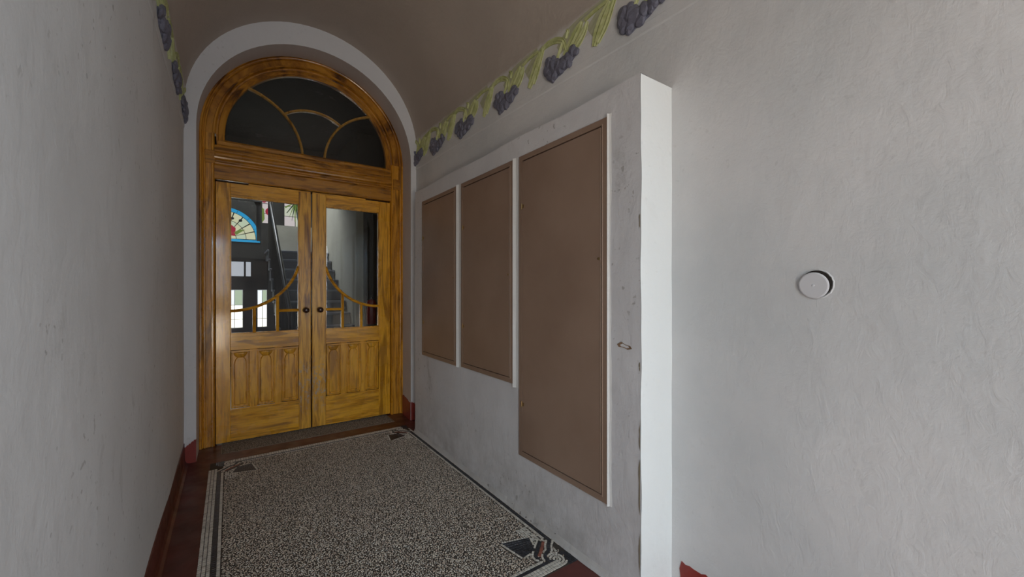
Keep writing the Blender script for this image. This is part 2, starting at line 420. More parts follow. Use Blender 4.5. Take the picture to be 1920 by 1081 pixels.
patch('red_base', [(1.539, YE-.004, 0), (1.592, YE-.004, 0)]+[(x, YE-.004, z) for x, z in tr], M['redpaint'], we, (0, .004, 0))
tv = ragged(YD-.02, .215, YE, .185, 12, .010)
patch('red_base', [(1.534, YE, 0), (1.551, YD-.02, 0)]+[(1.551-(YD-.02-y)*.057, y, z) for y, z in tv], M['redpaint'], we, (-.004, 0, 0))

# entrance wall behind the viewer, with its street doorway
bm = bmesh.new()
bbox(bm, xw(0), 2.2, YB, -2.3, 0, 4); bbox(bm, xw(0), 2.2, -2.3, -.5, 2.45, 4); bbox(bm, -1.75, -1.35, YB-.3, YB, 0, 4); bbox(bm, -.10, 2.0, YB-.3, YB, 0, 4); bbox(bm, -1.35, -.10, YB-.3, YB, 2.5, 4)
bbox(bm, -1.75, -1.5, YB, YL, 0, 4); bbox(bm, -1.75, XL-.28, YL-.001, YL+.25, 0, 4); bbox(bm, -1.75, XL-.002, YB, YL, 2.75, 3.1)
tag(obj('wall_entrance', bm, M['wall_right']), 'plaster wall with the street doorway behind the viewer', kind='structure')

# ------------------------------------------------------------------ projecting boxing with the cabinets
XB, BY0, BY1, BZ = 1.448, 1.0975, 3.68, 2.285
def boxing():
    ny, nz = 60, 50
    bm = bmesh.new(); G = []
    for i in range(ny+1):
        row = []
        for j in range(nz+1):
            y = BY0+(BY1-BY0)*i/ny; z = BZ*j/nz
            e = (.004*math.sin(z*9+1)+.003*math.sin(z*23)) if i == 0 else 0
            row.append(bm.verts.new((XB+und(y, z, 2.)*.5*(0 if i == 0 else 1), y+e*.5, z+(.004*math.sin(y*7) if j == nz else 0))))
        G.append(row)
    for i in range(ny):
        for j in range(nz): bm.faces.new((G[i][j], G[i+1][j], G[i+1][j+1], G[i][j+1]))
    # top, slightly sloped into the wall, and far end
    T = [bm.verts.new((xw(BY0+(BY1-BY0)*i/ny)+.01, BY0+(BY1-BY0)*i/ny, BZ+(.02 if i else 0))) for i in range(ny+1)]
    for i in range(ny): bm.faces.new((G[i][nz], G[i+1][nz], T[i+1], T[i]))
    F0 = bm.verts.new((xw(BY1)+.01, BY1, 0)); bm.faces.new([G[ny][j] for j in range(nz+1)]+[T[ny], F0])
    o = obj('wall_boxing', bm, M['boxing'])
    tag(o, 'plastered boxing standing proud of the side wall and holding the metal cabinets', kind='structure')
    # near end face, freshly painted
    bm = bmesh.new(); A, B = [], []
    for j in range(nz+1):
        z = BZ*j/nz; e = .5*(.004*math.sin(z*9+1)+.003*math.sin(z*23))
        A.append(bm.verts.new((XB-.0005, BY0+e-.002, z))); B.append(bm.verts.new((xw(1.)+.012, BY0-.002+e*.3, z)))
    for j in range(nz): bm.faces.new((A[j], B[j], B[j+1], A[j+1]))
    obj('end_face', bm, M['boxing_end'], o)
    # flaking arris
    bm = bmesh.new()
    for z0, z1, d in ((.38, .62, .010), (.66, .78, .006), (1.0, 1.04, .008), (1.62, 1.68, .006), (.12, .30, .007)):
        n = 7; pts = []
        for i in range(n+1):
            z = z0+(z1-z0)*i/n; pts.append((z, d*(.35+random.random()*.65)*(0.15 if i in (0, n) else 1)))
        a = [bm.verts.new((XB-.0028, BY0+.001, z)) for z, q in pts]; b = [bm.verts.new((XB-.0028, BY0+q+.001, z)) for z, q in pts]
        for i in range(n): bm.faces.new((a[i], b[i], b[i+1], a[i+1]))
    flk = obj('chipped_edge', bm, plain('bare_sandy_plaster', (.26, .22, .15), .9), o, fix=False); flk['label'] = 'chipped sandy plaster along the corner'
    # hole / gouge near the cabinet
    bm = bmesh.new(); pts = [(1.225, 1.105), (1.20, 1.118), (1.178, 1.108), (1.150, 1.104), (1.141, 1.092), (1.165, 1.086), (1.19, 1.094), (1.215, 1.093)]
    c = bm.verts.new((XB+.003, 1.185, 1.10)); r = [bm.verts.new((XB-.003, y, z)) for y, z in pts]
    for i in range(len(r)): bm.faces.new((c, r[i], r[(i+1) % len(r)]))
    g = obj('gouge', bm, plain('brown_gouge', (.24, .15, .09), .9), o, fix=False); g['label'] = 'brown gouge in the plaster'
    return o
boxing()
# red paint low on the near wall
tp = ragged(1.045, .125, .3, .14, 40, .006)
pa = patch('trim_base', [(xw(0)-.004, 1.052, 0)]+[(xw(0)-.004, 1.052-random.uniform(-.007, .004), z) for z in (.03, .06, .09)]+[(xw(0)-.004, y, z) for y, z in tp]+[(xw(0)-.004, -.49, .14), (xw(0)-.004, -.49, 0)], M['redpaint'], None, (.004, 0, 0))
pa.name = 'baseboard_near'; tag(pa, 'red painted base on the near wall beside the boxing', kind='structure')

# left skirting, dark red, a little proud
def skirting():
    bm = bmesh.new(); ys = [YL+(YE-YL)*i/60 for i in range(61)]; rows = []
    for y in ys:
        zt = .155+.006*math.sin(y*5)+random.uniform(-.003, .003)
        rows.append([bm.verts.new(p) for p in ((XL-.006, y, zt+.004), (XL+.004, y, zt), (XL+.008, y, .03), (XL+.016, y, .008), (XL+.03, y, .0015), (XL-.006, y, .0015))])
    for a, b in zip(rows, rows[1:]):
        for i in range(6): bm.faces.new((a[i], a[(i+1) % 6], b[(i+1) % 6], b[i]))
    return obj('baseboard_left', bm, M['red'])
tag(skirting(), 'oxblood painted skirting along the left wall', kind='structure')
# plaster cove at foot of boxing
def cove():
    bm = bmesh.new(); rows = []
    for i in range(60):
        y = BY0-.01+(BY1-BY0+.01)*i/59; j = random.uniform(-.002, .002)
        rows.append([bm.verts.new(p) for p in ((XB+.004, y, .040+j*2), (XB-.003+j*.6, y, .024), (XB-.009+j, y, .011), (XB-.022+j, y, .0015), (XB+.004, y, .0015))])
    for a, b in zip(rows, rows[1:]):
        for k in range(5): bm.faces.new((a[k], a[(k+1) % 5], b[(k+1) % 5], b[k]))
    return obj('baseboard_right', bm, plaster('grimy_cove', (.62, .60, .58), (.40, .38, .36), dirt=(.14, .12, .11), bump=.7, scuff=1.3))
tag(cove(), 'grimy plaster cove at the foot of the boxing', kind='structure')

# ------------------------------------------------------------------ floor
floor = box('floor', -1.75, 2.0, YB-.6, YD+.15, -.12, 0, M['red']); tag(floor, 'oxblood cement floor framing a mosaic-edged terrazzo field', kind='structure')
CX0, CX1, CY0, CY1 = -.128, 1.440, 1.457, 3.905     # mosaic field
box('bed', CX0+.002, CX1-.002, CY0+.002, CY1-.002, -.01, .0004, M['grout'], floor)
RES = .002; OX, OY = CX0-.02, CY0-.05
occ = np.zeros((int(1.65/RES), int(2.6/RES)), np.uint8)
def ptin(poly, X, Y):
    ins = np.ones(X.shape, bool)*False; n = len(poly); j = n-1
    for i in range(n):
        xi, yi = poly[i]; xj, yj = poly[j]
        cnd = ((yi > Y) != (yj > Y)) & (X < (xj-xi)*(Y-yi)/((yj-yi) or 1e-12)+xi)
        ins ^= cnd; j = i
    return ins
def mark(poly, test=False, lim=.25):
    xs = [p[0] for p in poly]; ys = [p[1] for p in poly]
    a0, a1 = int((min(xs)-OX)/RES), int((max(xs)-OX)/RES)+1; b0, b1 = int((min(ys)-OY)/RES), int((max(ys)-OY)/RES)+1
    a0 = max(a0, 0); b0 = max(b0, 0); a1 = min(a1, occ.shape[0]-1); b1 = min(b1, occ.shape[1]-1)
    if a1 <= a0 or b1 <= b0: return True
    I, J = np.meshgrid(np.arange(a0, a1+1), np.arange(b0, b1+1), indexing='ij')
    ins = ptin(poly, OX+(I+.5)*RES, OY+(J+.5)*RES)
    sub = occ[a0:a1+1, b0:b1+1]
    if ins.sum() == 0: return bool(sub.any())
    if (sub[ins] > 0).mean() > lim: return True
    if not test: sub[ins] = 1
    return False
TILES = {'b': [], 'w': [], 'r': []}
def shrink(poly, g):
    cx = sum(p[0] for p in poly)/len(poly); cy = sum(p[1] for p in poly)/len(poly); out = []
    for x, y in poly:
        d = math.hypot(x-cx, y-cy); k = (d-g)/d if d > g else .3; out.append((cx+(x-cx)*k, cy+(y-cy)*k))
    return out
def put(kind, poly, lim=.25, force=False):
    cx = sum(p[0] for p in poly)/len(poly); cy = sum(p[1] for p in poly)/len(poly)
    if not (CX0 <= cx <= 1.447 and CY0-.002 <= cy <= CY1+.002): return
    if mark(poly, lim=(9 if force else lim)): return
    TILES[kind].append([(x+random.uniform(-.0006, .0006), y+random.uniform(-.0006, .0006)) for x, y in shrink(poly, .0013)])
def walk(path, step):
    segs = [math.dist(a, b) for a, b in zip(path, path[1:])]; T = sum(segs); n = max(1, round(T/step)); out = []
    for i in range(n+1):
        d = T*i/n; k = 0
        while k < len(segs)-1 and d > segs[k]: d -= segs[k]; k += 1
        a, b = path[k], path[k+1]; t = min(1, d/segs[k]); out.append((a[0]+(b[0]-a[0])*t, a[1]+(b[1]-a[1])*t))
    return out
def normals(p):
    N = []
    for i in range(len(p)):
        a = p[max(0, i-1)]; b = p[min(len(p)-1, i+1)]; dx, dy = b[0]-a[0], b[1]-a[1]; l = math.hypot(dx, dy) or 1; N.append((-dy/l, dx/l))
    return N
def rowline(kind, path, w0, w1, step=.016, lim=.25):
    """one row of tesserae between offsets w0 and w1 from the path"""
    p = walk(path, step); N = normals(p)
    for i in range(len(p)-1):
        a, b, na, nb = p[i], p[i+1], N[i], N[i+1]
        put(kind, [(a[0]+na[0]*w0, a[1]+na[1]*w0), (b[0]+nb[0]*w0, b[1]+nb[1]*w0), (b[0]+nb[0]*w1, b[1]+nb[1]*w1), (a[0]+na[0]*w1, a[1]+na[1]*w1)], lim)
def smoothp(path, it=2):
    for _ in range(it):
        q = [path[0]]
        for a, b in zip(path, path[1:]): q += [(a[0]*.75+b[0]*.25, a[1]*.75+b[1]*.25), (a[0]*.25+b[0]*.75, a[1]*.25+b[1]*.75)]
        path = q+[path[-1]]
    return path
CXM, CYM = .6725, 2.681
def mir(fx, fy): return lambda P: [((2*CXM-x) if fx else x, (2*CYM-y) if fy else y) for x, y in P]
KITE = [(1.184, 1.783), (1.333, 1.741), (1.299, 1.643), (1.211, 1.628)]
WAVE = smoothp([(1.412, 1.672), (1.411, 1.655), (1.388, 1.641), (1.367, 1.617), (1.357, 1.597), (1.328, 1.589), (1.307, 1.570), (1.300, 1.549), (1.304, 1.528), (1.326, 1.517)], 2)
SCRO = smoothp([(1.366, 1.683), (1.340, 1.663), (1.322, 1.648), (1.305, 1.630), (1.285, 1.618), (1.270, 1.600), (1.263, 1.585), (1.275, 1.573)], 2)
SCRR = smoothp([(1.378, 1.670), (1.352, 1.645), (1.334, 1.630), (1.315, 1.612), (1.297, 1.600), (1.282, 1.588)], 2)
DARK = [(1.387, 1.560), (1.411, 1.548), (1.436, 1.500), (1.440, 1.4575), (1.369, 1.4575), (1.384, 1.485), (1.392, 1.525)]
RING = [(1.345+.052*math.cos(a), 1.516+.052*math.sin(a)) for a in [1.9-i*.2 for i in range(20)]]
# black guide lines
rowline('b', [(1.412, 1.668), (1.412, 2*CYM-1.668)], -.009, .009, .017)
rowline('b', [(2*CXM-1.412, 1.668), (2*CXM-1.412, 2*CYM-1.668)], -.0105, .0105, .017)
rowline('b', [(2*CXM-1.290, 1.529), (1.290, 1.529)], -.010, .010, .017)
rowline('b', [(2*CXM-1.290, 2*CYM-1.529), (1.290, 2*CYM-1.529)], -.0075, .0075, .017)
for fx in (0, 1):
    for fy in (0, 1):
        m = mir(fx, fy)
        rowline('b', m(WAVE), -.0085, .0085, .013, .5); rowline('b', m(SCRO), -.009, .009, .013, .5); rowline('r', m(SCRR), -.0095, .0095, .013, .45)
        k = KITE; n = 8
        def bil(u, v):
            a = [k[0][i]*(1-u)+k[1][i]*u for i in (0, 1)]; b = [k[3][i]*(1-u)+k[2][i]*u for i in (0, 1)]; return tuple(a[i]*(1-v)+b[i]*v for i in (0, 1))
        for i in range(10):
            for j in range(7): put('b', m([bil(i/10, j/7), bil((i+1)/10, j/7), bil((i+1)/10, (j+1)/7), bil(i/10, (j+1)/7)]), .6)
        s = .0125
        for i in range(9):
            for j in range(10):
                x, y = 1.36+i*s, 1.456+j*s; c = (x+s/2, y+s/2)
                if ptin(DARK, np.array([c[0]]), np.array([c[1]]))[0]: put('b', m([(x, y), (x+s, y), (x+s, y+s), (x, y+s)]), .5)
# white rows
for sgn in (1, -1):
    X = 1.412 if sgn > 0 else 2*CXM-1.412
    rowline('w', [(X-sgn*.0195, 1.69), (X-sgn*.0195, 2*CYM-1.69)], -.0085, .0085, .0155)
    if sgn > 0: rowline('w', [(X+.019, 1.60), (X+.019, 3.80)], -.007, .007, .016)
    else:
        for q in range(3): rowline('w', [(X-.0205-q*.0178, 1.60), (X-.0205-q*.0178, 3.76)], -.0085, .0085, .0175)
for fy, wb in ((0, .010), (1, .0075)):
    Y = lambda y: 2*CYM-y if fy else y
    rowline('w', [(2*CXM-1.27, Y(1.548)), (1.27, Y(1.548))], -.0085, .0085, .0155)
    for q in range(3):
        rowline('w', [(.0, Y(1.511-q*.0178)), (1.345, Y(1.511-q*.0178))], -.0085, .0085, .0175, .4)
for fx in (0, 1):
    for fy in (0, 1):
        m = mir(fx, fy)
        for r_ in (.0, .017, .034, .049):
            if r_ == 0: continue
            cc = [(1.345+r_*math.cos(a*PI/12), 1.523+r_*math.sin(a*PI/12)) for a in range(25)]; rowline('w', m(cc), -.007, .007, .013, .3)
        for e in (1, -1):
            rowline('w', m(WAVE), e*.0165-.0065, e*.0165+.0065, .0135, .3)
            rowline('w', m(SCRO), e*.0165-.0065, e*.0165+.0065, .0135, .3)
        kk = KITE+[KITE[0]]
        for a, b in zip(kk, kk[1:]): rowline('w', m([a, b]), -.0135, -.0005, .0135, .3); rowline('w', m([a, b]), .0005, .0135, .0135, .3)
        s = .0132
        for i in range(13):
            for j in range(22):
                x, y = 1.215+i*s*1.02+random.uniform(-.002, .002), 1.545+j*s+random.uniform(-.002, .002)
                if x+y*.9 > 2.70 and (x > 1.30 or y < 1.62): put('w', m([(x, y), (x+s, y), (x+s, y+s), (x, y+s)]), .30)
def flat_tiles(name, polys, mat, parent, top=.0022, bev=.0012):
    vs, fs = [], []
    for p in polys:
        n = len(p); o_ = len(vs); tz = top+random.uniform(-.0003, .0003)
        q = shrink(p, bev)
        vs += [(x, y, .0) for x, y in p]+[(x, y, tz) for x, y in q]
        ar = sum(p[i][0]*p[(i+1) % n][1]-p[(i+1) % n][0]*p[i][1] for i in range(n))
        idx = list(range(n)) if ar > 0 else list(range(n-1, -1, -1))
        fs.append(tuple(o_+n+i for i in idx))
        for a in range(n):
            i, j = idx[a], idx[(a+1) % n]; fs.append((o_+i, o_+j, o_+n+j, o_+n+i))
    return raw(name, vs, fs, mat, parent)
for kname, key, mt in (('black_tesserae', 'b', 'tblack'), ('white_tesserae', 'w', 'twhite'), ('red_tesserae', 'r', 'tred')):
    o = flat_tiles(kname, TILES[key], M[mt], floor); o['kind'] = 'stuff'
# marble chips of the terrazzo field
def chips(name, x0, x1, y0, y1, s, mat, use_occ, seed, aspect=1.5, top=.0021):
    rg = np.random.RandomState(seed); nx, ny = int((x1-x0)/s), int((y1-y0)/s)
    gx, gy = np.meshgrid(np.arange(nx), np.arange(ny), indexing='ij')
    px = x0+(gx+.5+(gy % 2)*.5)*s+rg.uniform(-.34, .34, gx.shape)*s; py = y0+(gy+.5)*s+rg.uniform(-.34, .34, gx.shape)*s
    px, py = px.ravel(), py.ravel()
    ok = (px > x0+.003) & (px < x1-.003)
    if use_occ:
        i = ((px-OX)/RES).astype(int); j = ((py-OY)/RES).astype(int)
        for di in (-1, 0, 1):
            for dj in (-1, 0, 1):
                ok &= occ[np.clip(i+di, 0, occ.shape[0]-1), np.clip(j+dj, 0, occ.shape[1]-1)] == 0
    px, py = px[ok], py[ok]; n = len(px); K = 5
    ang = rg.uniform(0, 2*PI, n); r0 = s*rg.uniform(.30, .58, n); asp = rg.uniform(1., aspect, n)
    th = (np.arange(K)[None, :]+rg.uniform(-.3, .3, (n, K)))/K*2*PI
    rr = r0[:, None]*rg.uniform(.8, 1.15, (n, K))
    lx, ly = rr*np.cos(th)*np.sqrt(asp)[:, None], rr*np.sin(th)/np.sqrt(asp)[:, None]
    ca, sa = np.cos(ang)[:, None], np.sin(ang)[:, None]
    X, Y = lx*ca-ly*sa, lx*sa+ly*ca
    tz = (top+rg.uniform(-.0005, .0003, n))[:, None]*np.ones((1, K))
    V = np.zeros((n, 2*K, 3)); V[:, :K, 0] = px[:, None]+X; V[:, :K, 1] = py[:, None]+Y; V[:, :K, 2] = 0
    V[:, K:, 0] = px[:, None]+X*.82; V[:, K:, 1] = py[:, None]+Y*.82; V[:, K:, 2] = tz
    base = (np.arange(n)*2*K)[:, None]
    F = [base+K+np.arange(K)[None, :]]
    loops = [F[0]]; 
    side = np.stack([np.stack([a, (a+1) % K, K+(a+1) % K, K+a]) for a in range(K)])   # K,4
    sl = (base[:, :, None]+side[None]).reshape(n, K*4)
    L_ = np.concatenate([F[0], sl], 1).ravel().astype(np.int32)
    tot = np.concatenate([[K], [4]*K]); starts1 = np.concatenate([[0], np.cumsum(tot)[:-1]]); per = tot.sum()
    starts = (np.arange(n)[:, None]*per+starts1[None]).ravel().astype(np.int32)
    me = bpy.data.meshes.new(name); me.vertices.add(n*2*K); me.vertices.foreach_set('co', V.ravel())
    me.loops.add(len(L_)); me.loops.foreach_set('vertex_index', L_)
    me.polygons.add(len(starts)); me.polygons.foreach_set('loop_start', starts)
    me.update(calc_edges=True); me.validate()
    o = link(name, me, mat, floor); o['kind'] = 'stuff'; return o
chips('marble_chips', CX0+.09, 1.40, CY0+.06, CY1-.06, .0098, M['chips'], True, 3)
# doorstep field of fine chips
TX0, TX1, TY0, TY1 = -.055, 1.38, 4.085, YD+.06
box('bed', TX0, TX1, TY0, TY1, -.01, .0004, M['grout'], floor)
chips('fine_chips', TX0, TX1, TY0, TY1, .0085, M['small'], False, 5)
bm = bmesh.new(); bbox(bm, TX0-.006, TX1+.006, TY0-.006, TY0, 0, .0022); bbox(bm, TX0-.006, TX0, TY0, TY1, 0, .0022); bbox(bm, TX1, TX1+.006, TY0, TY1, 0, .0022)
obj('doorstep_border', bm, plain('pale_border_line', (.25, .21, .17), .5), floor)

# ------------------------------------------------------------------ door frame, fanlight
YF = YD-.012
fr = empty('trim_door_frame', (0, 0, 0)); tag(fr, 'ochre-brown grained wooden door frame with arched head', kind='structure')
XC, ZC, RO, RI = .6715, 2.707, .893, .772
xl0, xl1, xr1, xr0 = XC-RO, -.109, 1.428, XC+RO
# casing profile: t=0 outer edge .. t=-.12 inner edge; y forward of YD
def casing_prof(wd):
    p = [(0, YD+.06), (0, YF-.020), (-.010, YF-.032), (-.022, YF-.032), (-.028, YF-.016), (-.036, YF-.012), (-.040, YF-.020), (-.048, YF-.020), (-.052, YF-.008),
         (-wd+.026, YF-.006), (-wd+.022, YF-.016), (-wd+.010, YF-.016), (-wd+.004, YF-.004), (-wd, YF+.004), (-wd, YD+.06)]
    return p
wd = RO-RI
sweep('arch_casing', arc(XC, ZC, RO, 0.0, PI, 56), casing_prof(wd), M['fa'], fr)
for x, s in ((xl0, -1), (xr0, 1)):
    sweep('jamb', [(x, 0.002, s, 0), (x, ZC, s, 0)], casing_prof(abs((xl1 if s < 0 else xr1)-x)), M['fv'], fr)
    box('corner_block', *( (x+.045, x+.115) if s < 0 else (x-.115, x-.045) ), YF-.026, YF+.01, 2.445, 2.555, M['fh'], fr, .003)
# head rail between door and fanlight
def rail_prof():
    return [(2.3165, YD+.05), (2.3165, YF+.002), (2.325, YF-.004), (2.435, YF-.004), (2.447, YF-.016), (2.458, YF-.020), (2.468, YF-.010), (2.480, YF-.010), (2.492, YF-.030), (2.505, YF-.034), (2.518, YF-.030),
            (2.524, YF-.012), (2.540, YF-.012), (2.552, YF-.022), (2.566, YF-.022), (2.574, YF-.006), (2.612, YF-.002), (2.612, YD+.05)]
bm = bmesh.new(); pr = rail_prof(); A = [bm.verts.new((xl1-.003, y, z)) for z, y in pr]; B = [bm.verts.new((xr1+.003, y, z)) for z, y in pr]; n = len(pr)
for i in range(n): bm.faces.new((A[i], A[(i+1) % n], B[(i+1) % n], B[i]))
bm.faces.new(A); bm.faces.new(B[::-1]); obj('head_rail', bm, M['fh'], fr)
# lining behind the leaves
bm = bmesh.new(); bbox(bm, xl1-.02, xl1+.012, YD+.045, YD+.10, 0.002, 2.32); bbox(bm, xr1-.012, xr1+.02, YD+.045, YD+.10, 0.002, 2.32); bbox(bm, xl1, xr1, YD+.045, YD+.10, 2.31, 2.34)
obj('rebate', bm, M['gap'], fr)  # lining coloured near-black so the slits round the leaves read as shade

fan = empty('window_1', (XC, YD, 2.612)); tag(fan, 'half-round fanlight with curved glazing bars over the door', kind='structure')
fan_inv = Matrix.Translation(-fan.location)
def under(o, par):
    """keep world place when parented to an Empty away from the origin"""
    o.parent = par; o.matrix_parent_inverse = Matrix.Translation(-Vector(par.location)); return o
RG, ZB = .708, 2.666
sash_prof = [(0, YD+.04), (0, YF+.004), (-.012, YF+.006), (-.018, YF-.004), (-.045, YF-.006), (-.055, YF+.002), (-.062, YF+.010), (-.064, YD+.04)]
a0 = math.asin((2.612-ZC)/RI)
under(sweep('sash_arch', arc(XC, ZC, RI, a0, PI-a0, 56), sash_prof, M['fa']), fan)
bm = bmesh.new(); xx = math.sqrt(RI**2-.095**2)-.004
pr = [(2.612, YD+.04), (2.612, YF+.002), (2.622, YF-.006), (2.650, YF-.006), (2.658, YF+.002), (ZB, YF+.010), (ZB, YD+.04)]; A = [bm.verts.new((XC-xx, y, z)) for z, y in pr]; B = [bm.verts.new((XC+xx, y, z)) for z, y in pr]; n = len(pr)
for i in range(n): bm.faces.new((A[i], A[(i+1) % n], B[(i+1) % n], B[i]))
bm.faces.new(A); bm.faces.new(B[::-1]); under(obj('sash_rail', bm, M['fh']), fan)
# curved glazing bars
bar = [(-.011, YD+.03), (-.011, YF+.012), (-.005, YF+.002), (0, YF+.005), (.005, YF+.002), (.011, YF+.012), (.011, YD+.03)]
barl = wood('light_ochre_bar', seed=6., light=(.50, .29, .07), mid=(.42, .22, .045), dark=(.22, .10, .015))
CA, CCx, RA = (.0, 2.62), 1.343, .575
def meet(cx, cz, R, right):
    """angle on the small circle where it meets the big glass circle"""
    best = None
    for i in range(721):
        a = (i/720)*PI; x, z = cx+R*math.cos(a), cz+R*math.sin(a)
        if (x-XC)**2+(z-ZC)**2 <= (RG+.006)**2 and z > ZB+.1:
            best = a if right else (best if best is not None else a)
            if right: pass
    return best
aA = max(a for a in [i/1440*PI for i in range(1441)] if (CA[0]+RA*math.cos(a)-XC)**2+(CA[1]+RA*math.sin(a)-ZC)**2 <= (RG+.008)**2)
ab = math.asin((ZB-CA[1])/RA)
under(sweep('glazing_bar', arc(CA[0], CA[1], RA, ab, aA, 30), bar, barl), fan)
under(sweep('glazing_bar', arc(CCx, CA[1], RA, PI-ab, PI-aA, 30), bar, barl), fan)
# small linking bar: circle through both bars
RB, zB = .415, 2.685
aB = None
for i in range(900):
    a = PI/2+i/900*PI/2; x, z = XC+RB*math.cos(a), zB+RB*math.sin(a)
    if math.hypot(x-CA[0], z-CA[1]) <= RA+.004: aB = a; break
under(sweep('glazing_bar', arc(XC, zB, RB, PI-aB, aB, 20), bar, barl), fan)
# panes (four)
def A_(a): return (CA[0]+RA*math.cos(a), CA[1]+RA*math.sin(a))
def C_(a): return (CCx-RA*math.cos(a), CA[1]+RA*math.sin(a))
bigang = lambda p: math.atan2(p[1]-ZC, p[0]-XC)
pA = A_(aA); thA = bigang(pA); thL = bigang((XC-.706, ZB)); thL = thL+2*PI if thL < 0 else thL
ptB = (XC+RB*math.cos(aB), zB+RB*math.sin(aB)); aAB = math.atan2(ptB[1]-CA[1], ptB[0]-CA[0])
def big(a, b, n): return [(XC+RG*math.cos(a+(b-a)*i/n), ZC+RG*math.sin(a+(b-a)*i/n)) for i in range(n+1)]
lin = lambda a, b, n: [a+(b-a)*i/n for i in range(n+1)]
left_p = [A_(a) for a in lin(ab, aA, 16)]+big(thA, thL, 12)
right_p = [(2*XC-x, z) for x, z in left_p]
mid_p = [A_(a) for a in lin(ab, aAB, 10)]+[(XC+RB*math.cos(a), zB+RB*math.sin(a)) for a in lin(aB, PI-aB, 12)][1:-1]+[(2*XC-x, z) for x, z in [A_(a) for a in lin(aAB, ab, 10)]]
top_p = [A_(a) for a in lin(aAB, aA, 10)]+big(thA, PI-thA, 24)[1:-1]+[(2*XC-x, z) for x, z in [A_(a) for a in lin(aA, aAB, 10)]]+[(XC+RB*math.cos(a), zB+RB*math.sin(a)) for a in lin(PI-aB, aB, 12)][1:-1]
for P_ in (left_p, mid_p, right_p, top_p): under(prism('pane', P_, YD+.018, YD+.022, M['glass']), fan)

